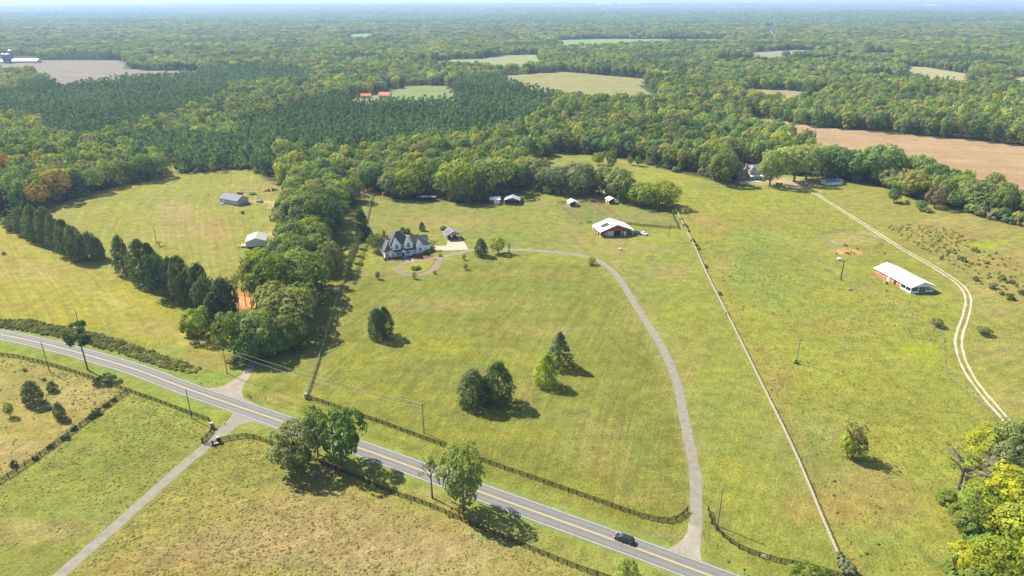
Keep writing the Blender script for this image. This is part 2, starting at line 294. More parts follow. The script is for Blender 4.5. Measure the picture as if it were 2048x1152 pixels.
PATHS = [([(1085, 395), (1100, 425), (1130, 452), (1165, 480), (1190, 515)], 2.4, (.19, .17, .06), .6), ([(1200, 495), (1240, 488), (1290, 492), (1330, 500)], 2.5, (.20, .165, .075), .6), ([(1240, 488), (1230, 510), (1222, 535)], 2.2, (.20, .165, .075), .5),
         ([(1180, 515), (1230, 505), (1290, 495)], 1.8, (.2, .165, .07), .4), ([(1262, 600), (1280, 560), (1300, 520), (1330, 490)], 1.6, DG, .5), ([(1270, 600), (1290, 565), (1312, 525), (1340, 500)], 1.6, TAN, .4),
         ([(1360, 440), (1420, 540), (1480, 640), (1560, 790), (1640, 980), (1720, 1150)], 2.0, (.19, .15, .045), .55), ([(1350, 430), (1405, 545), (1450, 640), (1510, 765), (1580, 905), (1640, 1050)], 1.8, GR, .4),
         ([(610, 800), (650, 690), (672, 610), (700, 540), (728, 460)], 1.8, YG, .3), ([(625, 800), (668, 690), (688, 610), (712, 540)], 1.6, TAN, .35), ([(1400, 900), (1392, 830), (1372, 760), (1340, 690), (1290, 610)], 2.0, TAN, .35), ([(1372, 900), (1355, 820), (1330, 750), (1290, 670), (1230, 590)], 1.8, TAN, .3),
         ([(1372, 1010), (1378, 950), (1372, 880)], 1.8, TAN, .35), ([(495, 420), (497, 445), (499, 470)], 1.4, DG, .5), ([(508, 420), (511, 445), (513, 470)], 1.4, DG, .4), ([(300, 400), (360, 430), (390, 470), (400, 520)], 1.6, STR, .45), ([(320, 395), (378, 425), (408, 470), (420, 515)], 1.6, STR, .35),
         ([(150, 560), (230, 600), (310, 640), (380, 690)], 1.5, STR, .35), ([(120, 575), (210, 620), (290, 660), (350, 705)], 1.5, STR, .3), ([(20, 590), (120, 615), (220, 650), (300, 685)], 1.5, YG, .35), ([(60, 540), (160, 575), (250, 620)], 1.5, STR, .3),
         ([(1440, 375), (1500, 400), (1560, 425), (1620, 450), (1660, 480)], 1.8, DG, .4), ([(1560, 470), (1620, 510), (1690, 550), (1760, 590), (1830, 635)], 1.8, (.19, .18, .05), .5), ([(1640, 505), (1700, 503), (1760, 507)], 1.4, (.2, .15, .08), .4),
         ([(880, 470), (920, 440), (948, 420), (955, 400)], 1.6, TAN, .4), ([(740, 470), (820, 462), (900, 458), (960, 455)], 1.5, YG, .35), ([(760, 600), (900, 580), (1050, 560), (1180, 565)], 2.2, DG, .35), ([(740, 640), (900, 612), (1060, 600), (1200, 620)], 2.0, TAN, .3), ([(700, 730), (860, 700), (980, 700), (1030, 740), (980, 790), (860, 800)], 2.0, YG, .35), ([(1010, 700), (1060, 730), (1050, 790), (1080, 830), (1160, 820)], 2.0, TAN, .3),
         ([(640, 780), (800, 830), (960, 895), (1120, 955), (1300, 1020)], 1.8, YG, .35), ([(160, 1150), (300, 1010), (430, 900)], 1.6, GR, .5), ([(60, 1150), (220, 1030), (380, 890)], 1.6, GR, .45)]
# ------------------------------------------------------------------ ground near the property, with the colour of each field
def build_ground():
    xs = np.arange(-560, 562, 2.0); ys = np.arange(84, 730, 2.0); nx, ny = len(xs), len(ys)
    X, Y = np.meshgrid(xs, ys); px, py = P2(X, Y)
    col = np.empty((ny, nx, 3)); col[:] = (.045, .048, .022); ang = np.full((ny, nx), 30.0); stn = np.full((ny, nx), .3)
    jx = px + 2.5 * np.sin(X / 7 + Y / 11) + 1.5 * np.sin(Y / 3.1); jy = py + 1.2 * np.sin(X / 5.3)
    inside = inpoly(px, py, CLEAR)
    for poly, c, a in FIELDS:
        k = inpoly(jx, jy, poly) & (inside | (poly is CLEAR)); col[k] = np.array(c) * (1.08, 1.10, .82); ang[k] = a; stn[k] = ROWS.get(a, .5)
    for _ in range(2):   # soften the joins
        q = col.copy()
        q[1:-1, 1:-1] = (col[1:-1, 1:-1] * 2 + col[:-2, 1:-1] + col[2:, 1:-1] + col[1:-1, :-2] + col[1:-1, 2:]) / 6; col = q
    wob = 1 + .35 * np.sin(X / 23 + 2 * np.sin(Y / 31)) * np.sin(Y / 27 + 1.7 * np.sin(X / 19)) + .2 * np.sin(X / 9 + 3 * np.sin(Y / 8))
    for cx, cy, rx, ry, c, a in PATCH:
        d = ((px - cx) / rx) ** 2 + ((py - cy) / ry) ** 2
        wgt = a * np.exp(-(d * wob) ** 1.3 * .8) ; wgt[d > 9] = 0
        if not inside[np.argmin(abs(ys - G(cx, cy)[1])), np.argmin(abs(xs - G(cx, cy)[0]))]: pass
        wgt = wgt[..., None]; col = col * (1 - wgt) + np.array(c) * wgt
    for line, wd_, c, a in PATHS:      # worn paths, tyre tracks and mowing turns
        L_ = crom([G(*p) for p in line], 1.5); dmin = np.full(X.shape, 1e9); x0, y0 = L_.min(0) - 8; x1, y1 = L_.max(0) + 8
        ix = slice(max(0, int((x0 + 560) / 2)), int((x1 + 560) / 2) + 1); iy = slice(max(0, int((y0 - 84) / 2)), int((y1 - 84) / 2) + 1)
        for q in L_: dmin[iy, ix] = np.minimum(dmin[iy, ix], (X[iy, ix] - q[0]) ** 2 + (Y[iy, ix] - q[1]) ** 2)
        wgt = (a * np.exp(-dmin / (wd_ * wd_)) * (.75 + .4 * np.sin(X / 6 + 2 * np.sin(Y / 9))))[..., None]; col = col * (1 - wgt) + np.array(c) * wgt
    V = np.stack([X.ravel(), Y.ravel(), np.zeros(nx * ny)], 1)
    i = (np.arange(ny - 1)[:, None] * nx + np.arange(nx - 1)[None]).ravel()
    me = npmesh('ground', V, np.stack([i, i + 1, i + nx + 1, i + nx], 1), ground_mat('meadow_grass', rows=.15, fine=.40, clump=.27, bump=1.0))
    at = me.color_attributes.new('field', 'FLOAT_COLOR', 'POINT')
    at.data.foreach_set('color', np.concatenate([col.reshape(-1, 3), np.ones((nx * ny, 1))], 1).astype(np.float32).ravel())
    th = np.radians(ang.ravel()); rc = me.attributes.new('rowcoord', 'FLOAT_VECTOR', 'POINT')
    xx, yy = V[:, 0], V[:, 1]; s_ = -np.sin(th) * xx + np.cos(th) * yy; l_ = np.cos(th) * xx + np.sin(th) * yy
    s_ = s_ + 3 * np.sin(l_ / 40)
    rc.data.foreach_set('vector', np.stack([s_, l_, stn.ravel()], 1).astype(np.float32).ravel())
    tag(obj('ground', me), kind='structure')
build_ground()
def build_terrain():
    rs = np.concatenate([[0, 200, 500, 900], np.geomspace(1200, 40000, 150)]); an = np.radians(np.linspace(40, 140, 221))
    full = np.radians(np.linspace(140, 400, 40)[1:-1]); an = np.concatenate([an, full]); n = len(an)
    Rr, A = np.meshgrid(rs, an, indexing='ij'); X = Rr * np.cos(A); Y = Rr * np.sin(A); Z = hill(X, Y) - .35
    i = (np.arange(len(rs) - 1)[:, None] * n + np.arange(n)[None]).ravel(); j = (np.arange(len(rs) - 1)[:, None] * n + (np.arange(n)[None] + 1) % n).ravel()
    me = npmesh('terrain', np.stack([X.ravel(), Y.ravel(), Z.ravel()], 1), np.stack([i, i + n, j + n, j], 1), ground_mat('woodland_floor', col=(.055, .062, .028)))
    tag(obj('terrain', me), kind='structure')
build_terrain()
# ------------------------------------------------------------------ fields among the far woods (conform to the terrain)
BROWNF = [(-200, 122), (0, 121), (100, 120.5), (240, 120), (266, 126), (262, 137), (300, 141), (404, 141), (402, 158), (250, 166), (128, 190), (100, 168), (50, 152), (-200, 150)]
OLIVEF = [(984, 152), (1065, 147), (1130, 143), (1210, 150), (1302, 158), (1292, 172), (1312, 188), (1322, 214), (1240, 214), (1100, 200), (1040, 185)]
TANF = [(1498, 233), (1560, 241), (1640, 254), (1700, 259), (1900, 276), (2060, 293), (2500, 350), (2600, 520), (2080, 425), (1960, 395), (1850, 372), (1790, 350), (1700, 338), (1650, 318), (1600, 296), (1540, 268), (1490, 245)]
FAR = [(BROWNF, (.150, .132, .105)), (OLIVEF, (.17, .165, .068)), (TANF, (.235, .163, .092)),
       ([(1112, 80), (1200, 77.5), (1456, 79.5), (1452, 90), (1390, 92), (1300, 92), (1215, 98), (1130, 103)], (.13, .20, .085)),
       ([(1000, 111), (1040, 110), (1080, 110), (1080, 134), (1040, 146), (1000, 146), (960, 140), (880, 138), (800, 134), (830, 129), (900, 119), (960, 118)], (.17, .19, .085)),
       ([(700, 196), (760, 186), (815, 171), (897, 171), (912, 190), (918, 214), (700, 222)], (.135, .165, .062)),
       ([(1488, 178), (1560, 180), (1664, 186), (1640, 204), (1580, 214), (1490, 206)], (.2, .165, .09)),
       ([(1806, 132), (1850, 134), (1942, 149), (1938, 176), (1850, 172), (1808, 158)], (.22, .21, .10)),
       ([(2020, 150), (2080, 158), (2080, 190), (2010, 184)], (.2, .2, .09)),
       ([(696, 68), (740, 66), (752, 68), (742, 82), (698, 84)], (.13, .2, .085)),
       ([(1500, 105), (1570, 101), (1628, 100), (1640, 112), (1560, 119), (1500, 118)], (.17, .18, .12)),
       ([(1725, 106), (1790, 105), (1800, 119), (1730, 119)], (.17, .2, .1)),
       ([(1430, 118), (1500, 118), (1600, 119), (1700, 118), (1700, 130), (1500, 131), (1430, 131)], (.18, .18, .11)),
       ([(1750, 151), (1790, 152), (1790, 170), (1750, 170)], (.2, .19, .1)),
       ([(1380, 52), (1500, 53), (1536, 62), (1545, 72), (1450, 73), (1360, 68)], (.075, .11, .05))]
def far_field(k, poly, c):
    P = [G(*p) for p in poly]; x = [p[0] for p in P]; y = [p[1] for p in P]
    d = max(8.0, (max(y) - min(y)) / 40); dx = d
    xs = np.arange(min(x), max(x) + dx, dx); ys = np.arange(min(y), max(y) + d, d)
    X, Y = np.meshgrid(xs, ys); nx = len(xs); px, py = P2(X, Y); ok = inpoly(px, py, poly)
    i = np.argwhere(ok[:-1, :-1] & ok[1:, 1:] & ok[1:, :-1] & ok[:-1, 1:])
    a = i[:, 0] * nx + i[:, 1]
    if not len(a): return
    me = npmesh('field', np.stack([X.ravel(), Y.ravel(), hill(X, Y).ravel() + .4], 1), np.stack([a, a + 1, a + nx + 1, a + nx], 1), ground_mat('far_field_soil_%d' % k, col=c, clump=.14, rows=.16))
    th = math.radians(-14); rc = me.attributes.new('rowcoord', 'FLOAT_VECTOR', 'POINT'); xx, yy = X.ravel(), Y.ravel()
    rc.data.foreach_set('vector', np.stack([(-math.sin(th) * xx + math.cos(th) * yy) * .35, (math.cos(th) * xx + math.sin(th) * yy) * .35, np.ones(xx.shape)], 1).astype(np.float32).ravel()); o = obj('field', me)
    tag(o, kind='structure')
for k, (p, c) in enumerate(FAR): far_field(k, p, c)
# ------------------------------------------------------------------ road, lanes, tracks
ASPH = mat('weathered_asphalt', (.122, .120, .112), .9, .14, .8)
ASPH2 = mat('lane_asphalt', (.172, .158, .124), .9, .24, .55)
GRAV = ground_mat('pale_gravel', col=(.225, .20, .165), clump=.14, fine=.2, bump=.3)
GRAVD = ground_mat('driveway_gravel', col=(.185, .145, .105), clump=.15, fine=.2, bump=.3)
CONC = mat('pale_concrete', (.33, .28, .21), .9, .12, .5)
VERGE = ground_mat('mown_verge', col=(.13, .158, .034), clump=.25, fine=.22)
DIRTM = ground_mat('bare_clay', col=(.36, .26, .17), clump=.2)
MULCH = ground_mat('mulch_bed', col=(.13, .085, .055), clump=.3)
road = crom([G(*p) for p in ROAD], 3)
SHO = ground_mat('road_shoulder', col=(.17, .15, .10), clump=.2, fine=.25)
def shift(P, a):
    d = np.gradient(P, axis=0); d /= np.linalg.norm(d, axis=1)[:, None]; return P + np.stack([-d[:, 1], d[:, 0]], 1) * a
ribbon('verge', road, 5.4, 3.2, .010, VERGE, .25); ribbon('verge', road, -3.2, -5.2, .010, VERGE, .25)
ribbon('shoulder', road, 3.52, 3.0, .018, SHO, .1); ribbon('shoulder', road, -3.0, -3.52, .018, SHO, .1)
ribbon('road', road, 3.35, -3.35, .030, ASPH, .02)
WP = mat('worn_white_paint', (.40, .38, .33), .7, .35, 1.2); YP = mat('worn_yellow_paint', (.44, .33, .13), .7, .15, 3)
ribbon('edge_line', road, 3.08, 2.94, .034, WP); ribbon('edge_line', road, -2.94, -3.08, .034, WP)
ribbon('centre_line', road, .24, .08, .034, YP); ribbon('centre_line', road, -.08, -.24, .034, YP)
TAR = mat('tar_seal', (.075, .075, .075), .6, .1)
for s_ in (1.75, -1.75): ribbon('wheel_path', road, s_ + .34, s_ - .34, .0325, mat('polished_asphalt', (.138, .136, .128), .8, .12, 2))
fan_sheet('junction', [(470.5, 818), (461, 834), (448, 849), (432, 862), (413, 880), (420, 892), (440, 876), (462, 861), (484, 848), (505, 844.5), (522, 847.5), (560, 862), (548, 838)], .024, ASPH2)
lane = crom([G(*p) for p in LANE], 3); ribbon('lane', lane, 1.58, -1.58, .020, ASPH2, .05)
fan_sheet('gravel_apron', [(412, 776), (434, 776), (446, 772), (460, 765), (472, 757), (484, 748), (492, 736), (499, 722), (514, 722), (508, 736), (497, 757), (487, 772), (483, 784), (489, 797), (520, 812), (560, 826), (540, 832), (440, 797)], .022, GRAV)
drive = crom([G(*p) for p in DRIVE], 3)
ribbon('drive_edge', drive, 1.68, 1.3, .010, SHO, .12); ribbon('drive_edge', drive, -1.3, -1.68, .010, SHO, .12)
ribbon('driveway', drive, 1.42, -1.42, .020, ASPH2, .09)
fan_sheet('gravel_apron', [(1377, 1045), (1375, 1062), (1366, 1078), (1350, 1090), (1334, 1098), (1336, 1110), (1380, 1126), (1404, 1127), (1400, 1100), (1401, 1060)], .024, GRAV)
loop = crom([G(*p) for p in LOOP], 1.5); ribbon('loop_drive', loop, 1.7, -1.7, .016, GRAVD, .07)
tr = crom([G(*p) for p in TRACK], 3)
ribbon('wheel_track', tr, 1.45, .62, .016, ground_mat('white_gravel', col=(.34, .30, .235), clump=.12, fine=.25), .09)
ribbon('wheel_track', tr, -.62, -1.45, .016, bpy.data.materials['white_gravel'], .09)
fan_sheet('parking_pad', [(862, 492.5), (893, 491.5), (895, 484), (894, 481), (921, 477), (929, 485), (937, 499), (890, 501), (872, 499), (864, 497)], .022, CONC)
fan_sheet('island_bed', [(803, 538), (808, 532), (826, 527), (850, 523), (868, 520.5), (862, 531), (852, 541), (838, 545), (818, 546), (806, 543)], .020, ground_mat('lawn_island', col=(.17, .175, .035)))
fan_sheet('front_walk', [(808, 519), (818, 516), (828, 519.5), (827, 523), (812, 522.5)], .024, CONC)
fan_sheet('mulch_bed', [(757, 503), (768, 519), (773, 523.5), (800, 522), (850, 517.5), (872, 512), (866, 503), (840, 508), (783, 515), (771, 517)], .014, MULCH)
fan_sheet('clay_patch', [(455, 596), (485, 592), (512, 597), (522, 606), (515, 616), (485, 618), (460, 610)], .012, ground_mat('red_clay', col=(.42, .19, .08)))
fr = [G(1545, 75), G(1537, 64), G(1528, 54), G(1530, 47), G(1545, 42)]
P = crom(fr, 20); P3 = np.array(P); o = ribbon('far_road', P3, 11, -11, 0, GRAV)
for v in o.data.vertices: v.co.z = float(hill(v.co.x, v.co.y)) + .8
# ------------------------------------------------------------------ trees
BARK = mat('bark', (.13, .10, .075), .95, .25, 3, stretch=(4, 4, .6))
GREY_BARK = mat('grey_bark', (.22, .19, .17), .95, .2, 3)
M_BROAD = leaf_mat('leaf_green', [(.050, .082, .020), (.060, .095, .024), (.075, .105, .027), (.092, .118, .034), (.108, .125, .032), (.085, .108, .034), (.12, .115, .040)])
M_MIX = leaf_mat('leaf_mixed', [(.048, .078, .020), (.064, .098, .026), (.085, .115, .030), (.115, .130, .034), (.070, .098, .030), (.135, .135, .036), (.060, .088, .026), (.16, .145, .035), (.098, .092, .040), (.19, .175, .025), (.075, .10, .03)])
M_YEL = leaf_mat('leaf_yellow', [(.19, .20, .022), (.24, .235, .018), (.16, .19, .025)], .38, k=1.4)
M_YGR = leaf_mat('leaf_yellowgreen', [(.14, .165, .026), (.17, .18, .024), (.11, .15, .026)], .36, k=1.75)
M_GOLD = leaf_mat('leaf_gold', [(.26, .19, .04), (.27, .16, .04), (.26, .22, .04)], k=1.25)
M_OLIVE = leaf_mat('leaf_olive', [(.085, .10, .035), (.10, .108, .042), (.075, .09, .034)])
M_BROWN = leaf_mat('leaf_brown', [(.12, .095, .050), (.14, .115, .055)], k=1.4)
M_LIME = leaf_mat('leaf_bright', [(.098, .132, .026), (.118, .145, .03)], .3, k=1.35)
M_DARK = leaf_mat('leaf_dark', [(.030, .056, .018), (.040, .068, .022), (.048, .072, .026)], .25)
M_CEDAR = leaf_mat('cedar_needles', [(.032, .048, .020), (.042, .058, .022), (.054, .068, .026), (.038, .054, .024), (.066, .076, .030)], .2, k=2.3)
M_PINE = leaf_mat('pine_needles', [(.030, .052, .022), (.036, .060, .024), (.042, .066, .026)], .15, k=1.9)
M_PLANT = leaf_mat('plantation_needles', [(.036, .064, .030), (.046, .076, .034), (.058, .086, .038), (.042, .070, .034), (.068, .094, .042)], .34, k=2.2)
M_PALE = leaf_mat('leaf_grey_green', [(.11, .125, .065), (.13, .14, .07)], k=1.5)
def quads(cen, nrm, size, up_jit=.45, aspect=(.7, 1.3)):
    n = len(cen); nr = nrm + rng.normal(0, up_jit, (n, 3)) * .5; nr /= np.linalg.norm(nr, axis=1)[:, None] + 1e-9
    t = np.cross(nr, rng.normal(0, 1, (n, 3))); t /= np.linalg.norm(t, axis=1)[:, None] + 1e-9; b = np.cross(nr, t)
    s = size * rng.uniform(.6, 1.35, n)[:, None]; a = rng.uniform(*aspect, n)[:, None]
    V = np.stack([cen - t * s * a - b * s * .5, cen + t * s * .35 - b * s, cen + t * s * a + b * s * .55, cen - t * s * .3 + b * s], 1)
    return V.reshape(-1, 3)
def puffy(puffs, per, leaf, cc, jit=.42, shell=.88):
    """leaf clumps: faces spread over the outer side of every puff"""
    out = []
    for (c, r) in puffs:
        c = np.array(c); r = np.array(r) if np.ndim(r) else np.array([r, r, r * .8]); d = rng.normal(0, 1, (per, 3)); d /= np.linalg.norm(d, axis=1)[:, None]
        o = c - np.array(cc); o = o / (np.linalg.norm(o) + 1e-6); k = (d @ o) < -.35; d[k] *= -1
        k = d[:, 2] < -.5; d[k, 2] *= -1
        rr = rng.uniform(shell, 1.08, per)[:, None]; p = c + d * r * rr; out.append(quads(p, d + o * .25 + np.array([0, 0, .15]), leaf, jit))
    return np.concatenate(out)
def crown(kind, q):
    """normalised crown: height 1, width 1; q = density"""
    U = rng.uniform; pf = []
    if kind in ('oak', 'tall', 'round'):
        zc, rz, n, pr = {'oak': (.60, .34, 34, .17), 'tall': (.56, .42, 38, .145), 'round': (.52, .44, 34, .17)}[kind]
        skew = U(-.1, .1, 2)
        for i in range(n):
            g = i + .5; ph = math.acos(1 - 2 * g / n); th = math.pi * (1 + 5 ** .5) * g + U(-.3, .3); k = U(.55, .80)
            lobed = 1 + .16 * math.sin(3 * th + n) 
            c = (math.sin(ph) * math.cos(th) * (.5 - pr * .75) * lobed * (k + .35) + skew[0] * (math.cos(ph) > 0), math.sin(ph) * math.sin(th) * (.5 - pr * .75) * lobed * (k + .35) + skew[1] * (math.cos(ph) > 0), zc + math.cos(ph) * (rz - .09) * (k + .3))
            pf.append((c, pr * U(.7, 1.25)))
        return puffy(pf, int(46 * q), .030 / q ** .5, (0, 0, zc - .12))
    if kind == 'cedar':
        lean = U(0, 6.28)
        for i in range(70):
            z = .05 + .90 * (i + .5) / 70 + U(-.02, .02); rad = .46 * (max(0, 1 - ((z - .30) / .70) ** 2.7) ** .8 if z > .30 else .72 + z) * (1 + .12 * math.sin(5 * z + lean)); rad = max(.03, rad) * U(.78, 1.02); th = i * 2.4 + U(-.4, .4); q_ = (.10 + .09 * (1 - z)) * U(.7, 1.3)
            pf.append(((max(0, rad - q_ * .6) * math.cos(th), max(0, rad - q_ * .6) * math.sin(th), z), (q_, q_, .085)))
        for z in (.15, .3, .45, .6, .75): pf.append(((0, 0, z), (.36 * (1.12 - z), .36 * (1.12 - z), .12)))
        pf.append(((0, 0, .91), (.12, .12, .07)))
        return puffy(pf, int(32 * q), .026 / q ** .5, (0, 0, .3), .6)
    if kind == 'conifer':
        for i in range(90):
            z = .04 + .93 * (i + .5) / 90; rad = .49 * (1 - z) ** .8 * U(.78, 1.12) + .01; th = i * 2.4 + U(-.5, .5); q_ = .045 + .13 * (1 - z)
            pf.append(((max(0, rad - q_ * .5) * math.cos(th), max(0, rad - q_ * .5) * math.sin(th), z * .97), (q_, q_, .045)))
        for z in (.1, .22, .36, .5, .64, .78): pf.append(((0, 0, z), (.40 * (1 - z), .40 * (1 - z), .10)))
        return puffy(pf, int(24 * q), .024 / q ** .5, (0, 0, .3), .6)
    if kind == 'pine':
        for i in range(26):
            z = U(.50, .96); rad = .34 * (1 - abs((z - .68) / .36) ** 2) * U(.5, 1.15); th = U(0, 6.28); rad = max(rad, .02)
            pf.append(((rad * math.cos(th), rad * math.sin(th), z), (.16 * U(.7, 1.2), .16 * U(.7, 1.2), .045)))
        return puffy(pf, int(60 * q), .024 / q ** .5, (0, 0, .5), .9, .6)
    if kind == 'bush':
        for i in range(24):
            th = U(0, 6.28); k = U(0, 1) ** .5; z = U(.12, .82) * (1 - .45 * k * k)
            pf.append((((.40 * k) * math.cos(th), (.40 * k) * math.sin(th), z), (.15, .15, .17)))
        return puffy(pf, int(36 * q), .045 / q ** .5, (0, 0, .1))
    if kind == 'sparse':
        for i in range(34):
            th = U(0, 6.28); ph = U(0, 1.7); k = U(.35, .95)
            pf.append(((.46 * k * math.sin(ph) * math.cos(th), .46 * k * math.sin(ph) * math.sin(th), .58 + .36 * k * math.cos(ph)), (.08, .08, .05)))
        return puffy(pf, int(22 * q), .016 / q ** .5, (0, 0, .4), 1.2, .3)
    if kind == 'lowpine':
        for i in range(9):
            z = U(.42, .86); rad = .30 * (1.1 - z) / .5 * U(.6, 1.1); th = U(0, 6.28); pf.append(((rad * math.cos(th), rad * math.sin(th), z), (.2 * (1.25 - z), .2 * (1.25 - z), .11)))
        pf.append(((0, 0, .88), (.14, .14, .10)))
        for i in range(5): th = U(0, 6.28); pf.append(((.2 * math.cos(th), .2 * math.sin(th), U(.08, .32)), (.2, .2, .12)))
        return puffy(pf, int(20 * q), .045 / q ** .5, (0, 0, .3))
    if kind == 'lowbroad':
        for i in range(16):
            g = i + .5; ph = math.acos(1 - 1.7 * g / 16); th = math.pi * (1 + 5 ** .5) * g + U(-.3, .3); k = U(.75, 1.1)
            pf.append(((math.sin(ph) * math.cos(th) * .34 * k, math.sin(ph) * math.sin(th) * .34 * k, .58 + math.cos(ph) * .27 * k), .18 * U(.75, 1.2)))
        for i in range(5): th = U(0, 6.28); pf.append(((.26 * math.cos(th), .26 * math.sin(th), U(.1, .3)), (.2, .2, .13)))
        return puffy(pf, int(24 * q), .046 / q ** .5, (0, 0, .42))
def trunk_mesh(kind, name='trunk'):
    b = MB(); U = random.uniform
    if kind in ('oak', 'tall', 'round', 'sparse', 'bare'):
        fork = {'oak': .30, 'tall': .34, 'round': .25, 'sparse': .42, 'bare': .25}[kind]; r = .028
        b.tube((0, 0, -.01), (.005, 0, fork), r * 1.25, r * .85, 8); b.tube((.005, 0, fork), (.0, .01, .8), r * .85, r * .2, 6)
        nb = 7 if kind != 'bare' else 11
        for i in range(nb):
            th = i * 2.4 + U(-.4, .4); z0 = fork + U(-.05, .22); k = U(.25, .38); e = (k * math.cos(th), k * math.sin(th), min(.92, z0 + U(.2, .38)))
            m_ = (e[0] * .45, e[1] * .45, z0 + (e[2] - z0) * .6); b.tube((0, 0, z0), m_, r * .5, r * .32, 5); b.tube(m_, e, r * .32, r * .08, 5)
            if kind in ('sparse', 'bare'):
                for j in range(6 if kind == 'sparse' else 9):
                    t = U(.2, 1); s0 = tuple(m_[a] + (e[a] - m_[a]) * t for a in range(3)); th2 = th + U(-1.2, 1.2); l = U(.08, .16)
                    s1 = (s0[0] + l * math.cos(th2), s0[1] + l * math.sin(th2), min(.98, s0[2] + U(.03, .14))); b.tube(s0, s1, r * .16, r * .05, 3)
                    if kind == 'bare':
                        for q in range(2):
                            th3 = th2 + U(-1, 1); b.tube(s1, (s1[0] + .06 * math.cos(th3), s1[1] + .06 * math.sin(th3), s1[2] + U(0, .07)), r * .06, r * .03, 3)
    elif kind == 'pine':
        b.tube((0, 0, -.01), (.012, .0, .5), .030, .022, 8); b.tube((.012, 0, .5), (0, 0, .95), .022, .006, 7)
        for i in range(12):
            th = U(0, 6.28); z = U(.42, .88); k = U(.12, .32); b.tube((0, 0, z), (k * math.cos(th), k * math.sin(th), z + U(0, .05)), .007, .003, 4)
    else: b.tube((0, 0, -.01), (0, 0, .8), .035, .008, 6)
    return b.mesh(name, BARK if kind != 'bare' else GREY_BARK)
CROWNS = {}; TRUNKS = {}
NV = {'oak': 4, 'tall': 4, 'round': 3, 'cedar': 4, 'conifer': 3, 'pine': 3, 'bush': 4, 'sparse': 3, 'lowpine': 3, 'lowbroad': 5}
QD = {'oak': 1.7, 'tall': 1.7, 'round': 1.5, 'cedar': 1.5, 'conifer': 1.4, 'pine': 1.2, 'bush': 1, 'sparse': 1.2, 'lowpine': 1, 'lowbroad': 1}
_base = {}
def crown_mesh(kind, v, m):
    k = (kind, v, m.name)
    if k not in CROWNS:
        if (kind, v) not in _base: _base[(kind, v)] = crown(kind, QD[kind])
        V = _base[(kind, v)]; CROWNS[k] = npmesh('crown', V, np.arange(len(V)).reshape(-1, 4), m)
    return CROWNS[k]
def trunk_of(kind, v):
    if (kind, v) not in TRUNKS: TRUNKS[(kind, v)] = trunk_mesh(kind)
    return TRUNKS[(kind, v)]
NAMES = {'oak': ('broadleaf_tree', 'tree'), 'tall': ('broadleaf_tree', 'tree'), 'round': ('broadleaf_tree', 'tree'), 'cedar': ('cedar_tree', 'tree'), 'conifer': ('conifer_tree', 'tree'),
         'pine': ('pine_tree', 'tree'), 'bush': ('bush', 'bush'), 'sparse': ('thin_tree', 'tree'), 'bare': ('bare_tree', 'tree'), 'lowbroad': ('broadleaf_tree', 'tree')}
_tn = [0]
def tree_at(x, y, h, wd, kind, m, label, group=None, z=0, name=None, cat=None, lab_parts=None):
    _tn[0] += 1; v = _tn[0] % NV.get(kind, 2); nm, ct = NAMES[kind]
    r = empty(name or nm, (x, y, z), random.uniform(0, 6.28), label, cat or ct, group); r.scale = (wd * random.uniform(.94, 1.06), wd * random.uniform(.94, 1.06), h)
    if kind != 'bush': obj('trunk', trunk_of(kind, v), r)
    if kind != 'bare': obj('crown', crown_mesh(kind, v, m), r)
    return r
def T(bx, by, ty, wpx, kind, m, label, group=None, **k):
    x, y = G(bx, by); pm = PXM(bx, by); wd = wpx / pm * 1.08
    hh = HG((bx, by), ty) 
    # a wide crown's far rim shows a little above its own top
    dep = math.atan2(CH, math.hypot(x, y)); hh -= wd * .12 * math.sin(dep)
    by2 = wd * {'bush': .25, 'cedar': .2, 'conifer': .2}.get(kind, 0)
    return tree_at(x, y + by2, max(hh, .4), wd, kind, m, label, group, **k)
# ------------------------------------------------------------------ trees the photograph shows one by one
g = 'cedars in the middle of the front meadow'
T(753.5, 680, 619, 38, 'cedar', M_CEDAR, 'taller left cedar of the pair at the upper left of the front meadow', g)
T(770, 674, 616, 34, 'cedar', M_CEDAR, 'narrower right cedar of the pair at the upper left of the front meadow', g)
T(1119, 738, 664, 58, 'conifer', M_CEDAR, 'tall pointed dark conifer standing alone in the right of the front meadow', g)
T(1091.5, 775, 712, 50, 'cedar', M_YGR, 'bright yellow-green bushy tree in front of the pointed dark conifer', g)
T(945, 819, 744, 64, 'cedar', M_CEDAR, 'left lower cedar of the big pair in the centre of the front meadow', g)
T(996, 811, 728, 60, 'cedar', M_CEDAR, 'right taller cedar of the big pair in the centre of the front meadow', g)
T(970, 806, 755, 40, 'cedar', M_DARK, 'low dark cedar squeezed between the two big centre meadow cedars', g)
g = 'roadside trees by the near fence'
T(592, 938, 840, 88, 'tall', M_OLIVE, 'big leafy tree, leftmost of the clump beside the road junction', g)
T(636, 908, 808, 48, 'tall', M_BROAD, 'narrow rear tree between the two big ones by the road junction', g)
T(684, 928, 812, 84, 'tall', M_BROAD, 'big leafy tree, rightmost of the clump beside the road junction', g)
T(600, 946, 880, 46, 'round', M_BROAD, 'low leafy tree at the foot of the leftmost junction tree', g)
T(864.6, 996, 905, 56, 'sparse', M_OLIVE, 'thin see-through tree with a bare trunk at the road edge', g)
T(927, 1017, 886, 80, 'tall', M_BROAD, 'full green tree beside the thin one at the road edge', g)
T(176, 740, 637, 48, 'pine', M_PINE, 'tall pine with a long bare trunk beside the road', None)
g = 'small evergreens in the dry field left of the near fence'
T(63, 812, 766, 42, 'cedar', M_CEDAR, 'largest young evergreen in the dry field at lower left', g)
T(20.5, 833, 803, 16, 'round', M_YGR, 'yellowish sapling at the left edge of the dry field', g)
T(118, 840, 808, 26, 'cedar', M_CEDAR, 'young evergreen nearest the branching fence in the dry field', g)
